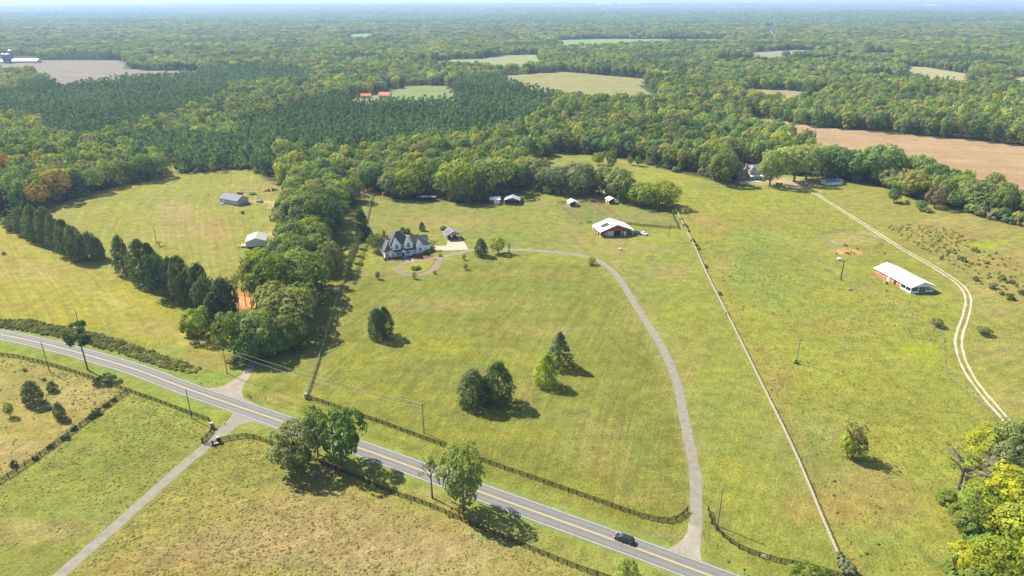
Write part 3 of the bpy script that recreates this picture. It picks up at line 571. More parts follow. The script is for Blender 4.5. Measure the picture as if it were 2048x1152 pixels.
T(103, 784, 765, 19, 'cedar', M_CEDAR, 'small evergreen up the slope from the largest one in the dry field', g)
T(97, 820, 811, 9, 'bush', M_OLIVE, 'tiny bush between the evergreens of the dry field', g)
T(87, 762, 756, 8, 'bush', M_CEDAR, 'tiny dark bush under the leftmost roadside utility pole', g)
T(48, 743, 736, 9, 'bush', M_OLIVE, 'tiny olive bush near the fence at the far left of the dry field', g)
for i, (x, y, s, wh) in enumerate([(130, 879, 13, 'third'), (146, 861, 11, 'fourth'), (181, 838, 12, 'fifth'), (191, 831, 15, 'sixth, the fullest'), (212, 814, 11, 'seventh'), (226, 803, 9, 'topmost'), (25, 934, 14, 'second'), (70, 921, 10, 'lowest but one near'), (100, 897, 10, 'small middle')]):
    T(x, y, y - s * .95, s * 1.15, 'bush', M_CEDAR, 'dark evergreen bush growing on the branching fence, %s along it' % wh, 'bushes growing along the branching fence')
T(395, 676, 614, 50, 'tall', M_YGR, 'yellow-green bushy tree at the end of the meadow cedar row', None)
T(378, 674, 640, 36, 'bush', M_LIME, 'bright leafy thicket left of the yellow-green bushy tree', None)
T(420, 667, 628, 44, 'bush', M_PALE, 'grey-green thicket right of the yellow-green bushy tree', None)
T(1703, 914, 838, 56, 'sparse', M_BROWN, 'russet-topped small tree alone in the right pasture', None)
T(1706, 915, 862, 40, 'tall', M_OLIVE, 'olive lower growth inside the russet small tree', None)
T(1694, 914, 862, 30, 'round', M_YGR, 'yellow-green growth on the left of the russet small tree', None)
T(1874, 653, 636, 22, 'round', M_OLIVE, 'small round tree left of the curving gravel track', 'small round trees either side of the gravel track')
T(1967, 669, 652, 25, 'round', M_OLIVE, 'small round tree right of the curving gravel track', 'small round trees either side of the gravel track')
# lower right corner thicket
g = 'trees of the lower right corner thicket'
T(1925, 982, 885, 104, 'bare', M_YGR, 'nearly bare spreading tree at the tip of the corner thicket', g)
T(1917, 978, 888, 110, 'sparse', M_YGR, 'thinly leaved yellowish tree around the bare one at the thicket tip', g)
for x, y, ty, wp, k, m, l in [(1968, 930, 846, 84, 'round', M_YEL, 'bright yellow tree at the top of the corner thicket'), (2020, 935, 835, 84, 'oak', M_OLIVE, 'dark olive tree right of the bright yellow one'),
        (2062, 930, 838, 80, 'oak', M_BROAD, 'dark green tree cut by the right edge at the top of the thicket'), (1990, 960, 880, 60, 'tall', M_PALE, 'grey-green tree below the olive one in the thicket'),
        (2003, 1020, 930, 92, 'round', M_YEL, 'yellow tree in the middle of the corner thicket'), (1953, 1028, 966, 70, 'round', M_YGR, 'pale yellow-green tree left of the middle yellow one'),
        (2050, 1035, 945, 96, 'oak', M_YGR, 'yellow-green tree at the right edge, mid thicket'), (1932, 1060, 996, 70, 'round', M_LIME, 'lime green tree on the left side of the thicket'),
        (1988, 1078, 1015, 84, 'round', M_YEL, 'bright yellow tree low in the thicket centre'), (2040, 1090, 1000, 96, 'oak', M_YGR, 'yellow-green shaded tree at the lower right edge'),
        (1940, 1150, 1094, 80, 'round', M_YEL, 'bright yellow tree at the bottom left of the thicket'), (1990, 1165, 1078, 96, 'round', M_YEL, 'bright yellow tree at the bottom centre of the thicket'),
        (2046, 1170, 1086, 96, 'round', M_YEL, 'bright yellow tree in the very corner of the thicket'), (1958, 1100, 1048, 60, 'bush', M_BROAD, 'dark green brush between the lower yellow trees'), (1940, 1190, 1126, 90, 'bush', M_LIME, 'lime brush along the bottom edge of the thicket'),
        (1900, 1010, 985, 44, 'bush', M_LIME, 'low lime brush at the foot of the bare tree')]:
    T(x, y, ty, wp, k, m, l, g)
for x, y, ty, wp, m, l in [(1255, 1170, 1118, 46, M_BROAD, 'green tree top rising at the bottom edge by the road'), (1612, 1176, 1128, 60, M_LIME, 'leafy green bush at the bottom edge right of the driveway'), (1640, 1172, 1138, 40, M_LIME, 'second leafy bush at the bottom edge beside the long fence')]:
    T(x, y, ty, wp, 'round', m, l)
# around the white house
T(723.5, 479, 420, 33, 'cedar', M_PINE, 'tall evergreen left of the white farmhouse')
T(733, 477, 455, 27, 'cedar', M_CEDAR, 'dark low evergreen at the foot of the tall one by the farmhouse')
T(755, 502, 464, 34, 'round', M_LIME, 'bright green tree at the left corner of the white farmhouse')
T(768, 476, 461, 9, 'cedar', M_OLIVE, 'slim small tree behind the farmhouse chimney')
T(844, 462, 445, 13, 'cedar', M_DARK, 'dark rounded evergreen in the grass behind the white farmhouse')
T(886, 461, 452, 14, 'bush', M_CEDAR, 'spiky green shrub behind the carport')
T(805, 467, 455, 12, 'cedar', M_DARK, 'dark evergreen peeking over the farmhouse roof, left one')
T(815.5, 468, 457, 12, 'cedar', M_DARK, 'dark evergreen peeking over the farmhouse roof, right one')
T(868, 500, 478, 20, 'sparse', M_OLIVE, 'thin small tree at the right corner of the white farmhouse')
T(962, 514, 479, 31, 'cedar', M_PINE, 'dense dark evergreen below the driveway bend')
T(996, 507, 473, 29, 'tall', M_YGR, 'orange-tinged young tree beside the driveway')
T(1018, 507, 470, 34, 'bare', M_BROWN, 'leafless pinkish-grey tree beside the driveway')
for x, y, ty, wp, l in [(928, 520, 509, 7, 'upper of two saplings right of the loop drive'), (931, 539, 527, 8, 'lower of two saplings right of the loop drive'), (869.5, 548, 541, 7, 'sapling just below the loop drive, right side'),
        (828.5, 557.5, 543, 9, 'sapling at the foot of the loop drive'), (755.7, 558, 542, 9, 'sapling on the lawn left of the loop drive')]:
    T(x, y, ty, wp, 'round', M_LIME if x != 828.5 else M_OLIVE, l, 'saplings on the lawn below the white farmhouse')
for x, y, wp, l in [(826, 539, 11, 'left'), (835, 539, 13, 'right'), (830, 541, 12, 'front')]:
    T(x, y, y - 7, wp, 'bush', M_LIME, '%s low green shrub of the loop drive island' % l, 'shrubs on the loop drive island')
T(1181.7, 529, 512.5, 17, 'round', M_YGR, 'small rounded tree where the driveway starts to bend down')
for i, (x, y, wp, m) in enumerate([(775, 518.5, 8, M_BROWN), (782, 518, 8, M_DARK), (788, 517.5, 9, M_DARK), (794, 516.5, 9, M_DARK), (800, 515.5, 9, M_DARK), (805, 514.5, 8, M_DARK), (829, 512.5, 8, M_DARK), (836, 512, 8, M_BROAD), (843, 511, 9, M_BROWN), (850, 509, 10, M_OLIVE), (857, 507, 13, M_DARK), (861, 504, 11, M_DARK),
        (762, 508, 5, M_DARK), (765, 512, 6, M_DARK), (769, 519, 6, M_BROWN), (771, 522, 6, M_DARK), (880, 513, 9, M_OLIVE)]):
    T(x, y, y - wp * .62, wp, 'bush', m, 'low foundation shrub in the mulch bed around the white farmhouse', 'foundation shrubs around the white farmhouse')
# row of thin trees along the lawn's left fence
for i in range(24):
    t = i / 23; x = 722 - 30 * t + (3 if i % 2 else 0); y = 482 + 82 * t
    T(x, y, y - 21 - 5 * t - (i * 7 % 5), 12, 'sparse' if i % 4 else 'tall', M_PALE if i % 5 else M_BROWN, 'slender thin-leaved tree in the row along the left fence', 'slender trees in a row along the left fence')
# cedar rows in the left meadows
for i, (x, y, ty, wp) in enumerate([(24, 462, 430, 34), (46, 471, 417, 38), (70, 485, 411, 40), (96, 492, 416, 44), (133, 514, 441, 40), (152, 524, 452, 38), (178, 521, 466, 46), (196, 520, 476, 28), (112, 500, 430, 30), (60, 478, 432, 34)]):
    T(x, y, ty, wp, 'cedar', M_CEDAR, ['leftmost cedar of the upper hedge row between the left meadows', 'second cedar from the left in the upper hedge row', 'third cedar from the left in the upper hedge row', 'wide fourth cedar from the left in the upper hedge row', 'cedar just left of the break in the upper hedge row', 'cedar just right of the break in the upper hedge row', 'large cedar near the right end of the upper hedge row', 'rightmost low cedar of the upper hedge row', 'cedar tucked behind in the middle of the upper hedge row', 'low cedar tucked in the front left of the upper hedge row'][i], 'cedars of the upper hedge row between the left meadows')
T(245, 551, 473, 38, 'cedar', M_CEDAR, 'single column-shaped cedar at the head of the lower cedar row')
for i, (x, y, ty, wp) in enumerate([(285, 575, 481, 50), (308, 580, 489, 38), (326, 592, 506, 46), (346, 600, 518, 38), (364, 610, 514, 50), (386, 618, 533, 44), (404, 628, 528, 48), (424, 638, 546, 44), (447, 649, 562, 56), (428, 655, 588, 44), (462, 640, 550, 34)]):
    T(x, y, ty, wp, ['cedar', 'cedar', 'tall', 'cedar', 'cedar', 'tall', 'cedar', 'round', 'cedar', 'cedar', 'tall'][i], [M_CEDAR, M_CEDAR, M_PINE][i % 3], '%s cedar of the closed lower row left of the wooded strip' % ['tall uppermost', 'second from the top', 'third from the top', 'fourth from the top', 'fifth from the top', 'sixth from the top', 'seventh from the top', 'eighth from the top', 'lowest and bushiest', 'low front', 'rearmost lower'][i], 'cedars of the lower row left of the wooded strip')
for x, y, wp, l in [(7, 510, 8, 'small bush at the far left meadow edge')]: T(x, y, y - 7, wp, 'bush', M_CEDAR, l)
T(651 - 0, 415, 408, 9, 'bush', M_CEDAR, 'stray dark bush by the wooded strip')
T(484.5, 428, 421, 7, 'bush', M_DARK, 'small round shrub in the lawn below the long grey house')
# wooded strip, specimen trees
g = 'trees at the road end of the wooded strip'
for x, y, ty, wp, k, m, l in [(470, 712, 625, 58, 'tall', M_LIME, 'light green tree at the road end of the wooded strip, left side'), (525, 706, 617, 82, 'tall', M_BROAD, 'broad tree over the gravel drive mouth at the strip end'),
        (578, 696, 650, 50, 'tall', M_LIME, 'light green small tree at the lower right tip of the wooded strip'), (583, 672, 575, 92, 'oak', M_BROAD, 'big dark oak above the strip tip'), (555, 655, 560, 70, 'oak', M_BROAD, 'middle oak of the strip above the gravel drive'),
        (556, 620, 503, 104, 'oak', M_LIME, 'largest light green oak crowning the lower strip'), (600, 602, 498, 92, 'oak', M_BROAD, 'large oak right of the light green giant'), (618, 585, 500, 70, 'oak', M_BROAD, 'oak on the right margin of the strip near the shadowed fence'),
        (512, 602, 500, 62, 'sparse', M_LIME, 'open-branched tree beside the red clay patch'), (493, 614, 524, 26, 'sparse', M_OLIVE, 'thin-stemmed tree left of the red clay patch'), (505, 626, 532, 24, 'sparse', M_OLIVE, 'thin-stemmed tree in front of the red clay patch'), (478, 612, 540, 24, 'sparse', M_BROAD, 'thin-stemmed tree at the cedar row end by the clay patch'),
        (610, 640, 560, 60, 'oak', M_BROAD, 'dark tree on the shadow side of the lower strip'), (500, 722, 665, 54, 'round', M_BROAD, 'low dark tree beside the mouth of the gravel drive'), (548, 712, 655, 56, 'round', M_BROAD, 'low dark tree at the foot of the strip end'),
        (596, 690, 622, 50, 'oak', M_BROAD, 'dark green tree on the lower right margin of the strip'), (640, 612 - 40, 505, 50, 'tall', M_BROAD, 'tree at the right margin of the strip above the tree shadow'),
        (600, 472, 384, 92, 'oak', M_OLIVE, 'greyish olive oak beside the two small houses'), (625, 497, 432, 46, 'tall', M_YEL, 'bright yellow tree halfway along the wooded strip'), (600, 507, 450, 50, 'round', M_PALE, 'pale grey-green tree below the bright yellow one'),
        (582, 500, 436, 44, 'round', M_DARK, 'dark rounded tree beside the small house with decks'), (655, 545, 480, 44, 'tall', M_BROAD, 'leafy tree on the right edge of the wooded strip'), (645, 470, 385, 70, 'oak', M_BROAD, 'oak high on the right side of the strip')]:
    T(x, y, ty, wp, k, m, l, g)
# trees behind the paddocks
g = 'trees behind the paddocks'
for x, y, ty, wp, k, m, l in [(1288, 412, 362, 58, 'round', M_YGR, 'left half of the rounded yellow-green tree behind the paddock'), (1318, 413, 357, 62, 'round', M_YEL, 'right yellower half of the rounded tree behind the paddock'),
        (1240, 400, 334, 52, 'tall', M_OLIVE, 'olive tree left of the rounded yellow-green one'), (1225, 396, 360, 40, 'bush', M_BROAD, 'bushy green growth under the olive tree'), (1203, 388, 328, 44, 'tall', M_OLIVE, 'thin olive tree right of the tree cluster'),
        (1148, 388, 320, 62, 'tall', M_PALE, 'tallest grey-green tree of the cluster behind the red sheds'), (1172, 388, 324, 44, 'tall', M_OLIVE, 'right-hand tree of the cluster behind the red sheds'), (1118, 385, 328, 56, 'oak', M_PALE, 'middle grey-green tree of the cluster behind the red sheds'),
        (1094, 380, 328, 50, 'oak', M_OLIVE, 'left-middle tree of the cluster behind the red sheds'), (1072, 374, 312, 50, 'tall', M_PALE, 'pinkish-grey tree left in the cluster'), (1050, 368, 310, 52, 'tall', M_MIX, 'leftmost tree of the cluster beside the dark oak'),
        (1197, 330, 304, 22, 'tall', M_BROAD, 'small tree in the upper pasture left of the slender one'), (1222.7, 338, 298, 18, 'tall', M_LIME, 'slender light green tree in the upper pasture'), (1277, 332, 312, 13, 'tall', M_BROAD, 'tiny tree at the upper pasture edge'), (1260, 330, 313, 10, 'tall', M_BROAD, 'smallest tree near the upper pasture woods'),
        (917, 399, 315, 66, 'oak', M_YGR, 'tall yellow-topped tree between the dark run-in shed and the grey barn'), (985, 386, 310, 76, 'oak', M_BROAD, 'big dark oak behind the grey barn'), (1030, 378, 324, 62, 'oak', M_DARK, 'dark right-hand companion of the big oak behind the grey barn'), (955, 392, 330, 50, 'oak', M_BROAD, 'green tree between the yellow-topped one and the big oak'),
        (886, 391, 340, 50, 'tall', M_LIME, 'light green tree behind the dark run-in shed'), (815, 397, 335, 44, 'round', M_YGR, 'yellowish tree left of the dark run-in shed'), (842, 384, 318, 60, 'oak', M_LIME, 'light green tree at the woods edge above the run-in shed'), (785, 396, 340, 36, 'tall', M_OLIVE, 'olive tree at the left corner of the upper lawn'), (808, 398, 357, 26, 'cedar', M_DARK, 'dark cedar at the woods edge left of the run-in shed'),
        (940, 405, 372, 50, 'bush', M_BROAD, 'dark brush left of the small white shed'), (906, 401, 378, 34, 'bush', M_PALE, 'grey-green brush right of the dark run-in shed')]:
    T(x, y, ty, wp, k, m, l, g)
for i, (x, y, wp, m) in enumerate([(1048, 372, 34, M_MIX), (1068, 377, 34, M_OLIVE), (1088, 383, 36, M_BROAD), (1108, 387, 34, M_MIX), (1128, 389, 36, M_BROAD), (1148, 390, 34, M_BROAD), (1168, 390, 32, M_BROAD), (1186, 389, 24, M_DARK), (1252, 402, 34, M_BROAD), (1275, 410, 34, M_YGR), (1330, 414, 36, M_BROAD), (1302, 414, 36, M_YGR)]):
    T(x, y, y - wp * .95, wp * 1.15, 'bush', m, 'leafy undergrowth bush at the foot of the tree line behind the paddocks', 'undergrowth bushes behind the paddocks')
# around the right farmhouse and along the tan field
g = 'trees around the brick farmhouse at upper right'
for x, y, ty, wp, k, m, l in [(1539, 371, 296, 50, 'tall', M_BROAD, 'full green tree right of the brick farmhouse'), (1587.5, 364, 292, 62, 'oak', M_BROAD, 'big oak beside the farmhouse driveway'), (1450, 368, 303, 52, 'tall', M_LIME, 'light green tree left of the brick farmhouse'), (1436, 362, 312, 40, 'tall', M_OLIVE, 'olive tree at the left of the farmhouse trees'),
        (1612, 358, 285, 56, 'oak', M_BROAD, 'oak in front of the dark woods by the garage'), (1642, 352, 288, 60, 'oak', M_BROAD, 'oak behind the long low garage'), (1675, 356, 290, 56, 'oak', M_DARK, 'dark oak right of the long low garage'), (1706, 362, 300, 56, 'oak', M_BROAD, 'oak at the left start of the field hedge')]:
    T(x, y, ty, wp, k, m, l, g)
g = 'trees of the hedge along the tan field'
for x, y, ty, wp, k, m, l in [(1742, 364, 282, 70, 'oak', M_BROAD, 'tallest tree at the left of the field hedge'), (1786, 366, 307, 34, 'tall', M_OLIVE, 'slim tree standing against the tan field'), (1776, 374, 331, 44, 'round', M_OLIVE, 'low olive tree under the slim one in the field hedge'), (1833, 374, 304, 50, 'oak', M_BROAD, 'round-topped tree standing against the tan field'),
        (1862, 382, 320, 62, 'oak', M_MIX, 'wide tree in the middle of the field hedge'), (1898, 384, 333, 58, 'oak', M_MIX, 'right-middle tree of the field hedge'), (1836, 392, 345, 56, 'oak', M_YGR, 'yellow-green tree low in the field hedge'), (1868, 416, 370, 34, 'tall', M_BROWN, 'brown-leaved tree in front of the field hedge'),
        (1926, 406, 346, 48, 'oak', M_YGR, 'yellowish tree near the right of the field hedge'), (1947, 418, 358, 58, 'oak', M_BROAD, 'large rounded tree at the right end of the field hedge'), (1904, 412, 376, 44, 'round', M_BROAD, 'low green tree before the large rounded one'), (1996, 408, 374, 28, 'sparse', M_PALE, 'sparse grey-green tree standing in the tan field edge'),
        (1787, 405, 376, 23, 'tall', M_DARK, 'small dark tree at the lawn edge'), (1839.5, 421, 400, 19, 'tall', M_BROAD, 'small green tree at the lawn edge below the hedge'), (1856.5, 426, 414, 13, 'bush', M_OLIVE, 'small bush beside the brown-leaved tree'), (1815, 405, 398, 8, 'bush', M_OLIVE, 'tiny bush at the lawn edge'), (1802, 408, 402, 7, 'bush', M_OLIVE, 'tiny shrub right of the small dark tree'),
        (1800, 385, 350, 44, 'round', M_MIX, 'mixed green tree at the left-middle of the hedge'), (1820, 392, 362, 40, 'bush', M_BROAD, 'dark brush at the hedge foot')]:
    T(x, y, ty, wp, k, m, l, g)
for i in range(14):
    x = 1945 + i * 9.5; y = 426 + i * 2.2 + (i % 3) * 2; T(x, y, y - 22 - (i % 4) * 4, 26, 'bush', [M_BROAD, M_MIX, M_OLIVE][i % 3], 'green bush in the low hedge at the foot of the tan field', 'bushes of the low hedge at the foot of the tan field')
g = 'scattered shrubs in the scrubby corner right of the gravel track'
for x, y, wp, l in [(1883, 519, 9, 'lone shrub at the left of the scrub'), (1918, 516, 8, 'small dark shrub left of the bright one'), (1926, 522, 15, 'bright green shrub in the scrub'), (1931, 525, 9, 'dark shrub touching the bright green one'), (1987, 578, 17, 'tallest shrub in the scrub right of the track'),
        (1953, 562, 12, 'shrub nearest the track bend'), (2006, 560, 14, 'pale shrub in the right scrub'), (2021, 600, 18, 'bright round shrub lowest in the scrub'), (2004, 590, 10, 'small shrub left of the lowest bright one'), (1975, 528, 9, 'faint shrub in the upper scrub'), (2025, 568, 14, 'shrub at the right of the scrub'), (2044, 590, 14, 'shrub cut by the right edge in the scrub'),
        (1950, 503, 12, 'grey shrub in the upper right scrub'), (1957, 505, 8, 'small grey shrub beside it in the upper right scrub'), (1895, 505, 8, 'dark shrub at the lower end of the weeds')]:
    T(x, y, y - wp * .8, wp, 'bush', M_LIME if 'bright' in l else M_OLIVE, l, g)
g = 'bushes growing along the long pale fence'
for x, y, wp in [(1370, 455, 11), (1376, 463, 8), (1386, 484, 9), (1392, 492, 9), (1398, 500, 8), (1412, 536, 9), (1440, 590, 9), (1362, 440, 7), (1455, 630, 8), (1690, 1140, 26), (1682, 1120, 18), (1700, 1152, 28)]:
    T(x, y, y - wp * .8, wp, 'bush', M_PALE if y > 520 else M_BROAD, 'scrubby bush growing against the long pale fence', g)
# ------------------------------------------------------------------ woods
PINES = [[(120, 185), (390, 150), (500, 140), (620, 150), (620, 170), (470, 190), (400, 235), (330, 262), (180, 300), (110, 285), (60, 240)], [(620, 215), (800, 180), (1000, 172), (1120, 205), (1060, 262), (960, 285), (880, 300), (700, 320), (480, 320), (470, 270)],
         [(330, 345), (240, 300), (330, 280), (520, 300), (560, 345), (490, 342), (360, 352)], [(0, 200), (110, 190), (140, 230), (0, 250)]]
GAPS = [p for p, c in FAR[:-1]]
def scatter():
    out = []
    for y0, y1, sp in [(300, 620, 7.6), (620, 1000, 8.4), (1000, 1600, 10.5), (1600, 2600, 14.5), (2600, 3900, 19)]:
        ys = np.arange(y0, y1, sp); xs = np.arange(-.82 * y1 - 40, .82 * y1 + 40, sp); X, Y = np.meshgrid(xs, ys); X = X.ravel(); Y = Y.ravel()
        X = X + rng.uniform(-.42, .42, X.shape) * sp; Y = Y + rng.uniform(-.42, .42, Y.shape) * sp
        k = abs(X) < .80 * Y + 30; X, Y = X[k], Y[k]; px, py = P2(X, Y); bad = inpoly(px, py, CLEAR)
        for g_ in GAPS: bad |= inpoly(px, py, g_)
        bad |= inpoly(px, py, [(1538, 40), (1548, 40), (1560, 84), (1546, 84), (1526, 56)])
        bad |= inpoly(px, py, [(20, 112), (80, 112), (80, 130), (-60, 130), (-60, 112)])
        bad |= inpoly(px, py, [(1462, 328), (1536, 326), (1540, 374), (1462, 374)]) | inpoly(px, py, [(826, 382), (882, 382), (884, 404), (826, 404)])
        # keep canopies off the clearing edge
        px2, py2 = P2(X, Y - 4.0); bad |= inpoly(px2, py2, CLEAR)
        X, Y, px, py = X[~bad], Y[~bad], px[~bad], py[~bad]
        pine = np.zeros(X.shape, bool)
        for p in PINES: pine |= inpoly(px, py, p)
        nz = np.sin(X / 95 + 2 * np.sin(Y / 130)) + np.sin(Y / 75 + 1.5 * np.sin(X / 110)); pine |= (~pine) & (nz > 1.45) & (Y > 700)
        s = sp / 8.4 if sp > 8.4 else 1.0; n = len(X)
        lf = np.sin(X / 60 + 2 * np.sin(Y / 47)) * np.sin(Y / 52 + np.sin(X / 33)); h = np.where(pine, rng.uniform(14, 19, n), 16 + 2.4 * lf + rng.normal(0, 2.3, n)).clip(8, 23); wd = np.where(pine, rng.uniform(6.0, 8.8, n), rng.uniform(7.0, 16.5, n)) * s ** .9
        thin = pine | (rng.uniform(0, 1, n) < (.80 if sp < 10 else .9))
        for a in zip(X[thin], Y[thin], h[thin], wd[thin], pine[thin], px[thin], py[thin]): out.append(a)
    return out
S = scatter(); S.sort(key=lambda a: math.hypot(a[0], a[1]) / (a[2] * a[3]) ** .5 * (1 if abs(P2(a[0], a[1])[0] - 1024) < 1040 else 9))
NI = 235
KIND_M = ['oak', 'oak', 'round', 'tall', 'oak']; MM = [M_BROAD, M_MIX, M_BROAD, M_MIX, M_OLIVE, M_BROAD, M_DARK]
for q, (x, y, h, wd, pine, px, py) in enumerate(S[:NI]):
    zone = ('in the left woods above the hay meadow' if px < 340 else 'in the wooded strip beside the two small houses' if (px < 770 and py > 376) else 'in the woods behind the small grey houses' if px < 700 else 'in the woods behind the white farmhouse' if px < 1060 else
            'in the woods above the upper pasture' if px < 1500 else 'in the woods behind the brick farmhouse' if px < 1760 else 'in the tree belt by the tan field')
    LM = [(60, 380, 'above the upper cedar hedge'), (180, 370, 'above the left end of the hay meadow'), (300, 350, 'above the hay meadow gap'), (420, 340, 'at the far edge of the hay meadow'), (510, 340, 'at the far right corner of the hay meadow'), (560, 380, 'behind the long grey house'), (600, 430, 'right of the grey car and toys'),
          (590, 500, 'right of the house with wooden decks'), (640, 520, 'along the shadowed side fence'), (680, 440, 'left of the tall evergreen by the farmhouse'), (720, 370, 'at the top of the side fence'), (790, 370, 'behind the left of the upper lawn'), (850, 370, 'behind the dark run-in shed'), (920, 370, 'behind the yellow-topped tree'),
          (1000, 350, 'behind the grey barn'), (1070, 310, 'behind the grey-green tree cluster'), (1150, 300, 'at the top of the upper pasture'), (1250, 310, 'beside the upper pasture'), (1340, 330, 'at the right of the upper pasture'), (1420, 340, 'left of the brick farmhouse'), (1500, 330, 'just behind the brick farmhouse'), (1600, 330, 'behind the farmhouse driveway'), (1680, 340, 'behind the low garage'), (1780, 360, 'in the field hedge'), (1920, 400, 'at the right of the field hedge')]
    near = min(LM, key=lambda l: (l[0] - px) ** 2 + 4 * (l[1] - py) ** 2); dd = near[1] - py; row = 'front-row ' if dd < 2 else 'second-row ' if dd < 14 else 'further-back '
    size = 'tall ' if h > 18 else 'low ' if h < 14.5 else ''; zone = near[2]; sz = row + size
    if pine: tree_at(x, y, h, wd, 'pine' if random.random() < .2 else 'cedar', random.choice([M_PINE, M_CEDAR]), (sz + 'dark conifer ' + zone), 'conifers ' + zone)
    else:
        m = random.choice(MM)
        if px < 120 and py > 330 and random.random() < .35: m = M_GOLD
        elif random.random() < .05: m = M_YEL if random.random() < .4 else M_YGR
        lab = {M_GOLD.name: 'orange-gold autumn tree ', M_YEL.name: 'bright yellow tree ', M_YGR.name: 'yellow-green tree ', M_OLIVE.name: 'olive green broadleaf tree '}.get(m.name, 'green broadleaf tree ')
        tree_at(x, y, h, wd, random.choice(KIND_M), m, sz + lab + zone, lab.strip().replace('tree', 'trees') + ' ' + zone)
def gn_scatter(name, pts, protos):
    """one object: mesh points, each carrying which tree, how big, how turned"""
    n = len(pts); me = bpy.data.meshes.new(name); me.vertices.add(n)
    me.vertices.foreach_set('co', np.array([p[:3] for p in pts], np.float32).ravel())
    a = me.attributes.new('pid', 'INT', 'POINT'); a.data.foreach_set('value', np.array([p[3] for p in pts], np.int32))
    a = me.attributes.new('scl', 'FLOAT_VECTOR', 'POINT'); a.data.foreach_set('vector', np.array([p[4] for p in pts], np.float32).ravel())
    a = me.attributes.new('rot', 'FLOAT_VECTOR', 'POINT'); a.data.foreach_set('vector', np.array([(0, 0, p[5]) for p in pts], np.float32).ravel())
    o = obj(name, me); ng = bpy.data.node_groups.new(name, 'GeometryNodeTree')
    ng.interface.new_socket('Geometry', in_out='INPUT', socket_type='NodeSocketGeometry'); ng.interface.new_socket('Geometry', in_out='OUTPUT', socket_type='NodeSocketGeometry')
    gi = ng.nodes.new('NodeGroupInput'); go = ng.nodes.new('NodeGroupOutput'); jn = ng.nodes.new('GeometryNodeJoinGeometry')
    def attr(nm, ty):
        q = ng.nodes.new('GeometryNodeInputNamedAttribute'); q.data_type = ty; q.inputs[0].default_value = nm; return q.outputs[0]
    pid, scl, rot = attr('pid', 'INT'), attr('scl', 'FLOAT_VECTOR'), attr('rot', 'FLOAT_VECTOR')
    for k, pr in enumerate(protos):
        c = ng.nodes.new('FunctionNodeCompare'); c.data_type = 'INT'; c.operation = 'EQUAL'; ii = [s for s in c.inputs if s.type == 'INT']
        ng.links.new(pid, ii[0]); ii[1].default_value = k
        ob = ng.nodes.new('GeometryNodeObjectInfo'); ob.inputs[0].default_value = pr; ob.inputs['As Instance'].default_value = True
        ip = ng.nodes.new('GeometryNodeInstanceOnPoints')
        ng.links.new(gi.outputs[0], ip.inputs['Points']); ng.links.new([s for s in c.outputs if s.enabled][0], ip.inputs['Selection']); ng.links.new(ob.outputs['Geometry'], ip.inputs['Instance'])
        ng.links.new(rot, ip.inputs['Rotation']); ng.links.new(scl, ip.inputs['Scale']); ng.links.new(ip.outputs[0], jn.inputs[0])
    ng.links.new(jn.outputs[0], go.inputs[0]); md = o.modifiers.new('scatter', 'NODES'); md.node_group = ng
    return o
def proto(name, V, m): return bpy.data.objects.new(name, npmesh(name, V, np.arange(len(V)).reshape(-1, 4), m))
BP = [proto('woodland_tree', crown('lowbroad', 1.35), m) for m in (M_BROAD, M_MIX, M_MIX, M_BROAD, M_OLIVE, M_DARK)] + [proto('woodland_tree', crown('lowbroad', 1.2), M_YGR), proto('woodland_tree', crown('lowbroad', 1.2), M_YEL)]
PP = [proto('woodland_pine', crown('lowpine', 1.3), M_PLANT) for _ in range(4)]
bw, pw = [], []
for (x, y, h, wd, pine, px, py) in S[NI:]:
    z = float(hill(x, y)); r = random.uniform(0, 6.28)
    if pine: pw.append((x, y, z, random.randrange(4), (wd * 1.3, wd * 1.3, h * random.uniform(.88, 1.04)), r))
    else:
        u = random.random(); k = 7 if u < .012 else 6 if u < .05 else random.randrange(6); bw.append((x, y, z, k, (wd, wd, h), r))
print('woods', len(bw), len(pw))
tag(gn_scatter('broadleaf_woods', bw, BP), 'mass of green and yellowing broadleaf woodland behind the farms', 'woods', kind='stuff')
tag(gn_scatter('pine_plantation', pw, PP), 'dense dark green pine plantation behind the farms', 'woods', kind='stuff')
# brush along the wood edges
ub = []
for (x, y, h, wd, pine, px, py) in S:
    if y > 760: continue
    for k in range(2):
        if 815 < px < 890: continue
        a, b_ = x + random.uniform(-4, 4), y - random.uniform(1, 6); px_, py_ = P2(a, b_)
        q = [inpoly(np.array([P2(a + dx, b_ + dy)[0]]), np.array([P2(a + dx, b_ + dy)[1]]), CLEAR)[0] for dx, dy in ((0, 0), (0, -9), (9, 0), (-9, 0))]
        if q[0] or not any(q[1:]): continue
        hh = random.uniform(2.0, 6.0); ub.append((a, b_, 0, random.randrange(5), (hh * 1.2, hh * 1.2, hh), random.uniform(0, 6.28)))
print('brush', len(ub))
tag(gn_scatter('edge_brush', ub, [proto('edge_bush', crown('bush', .45), m) for m in (M_BROAD, M_MIX, M_DARK, M_OLIVE, M_BROAD)]), 'leafy green brush filling the edges of the woods', 'brush', kind='stuff')
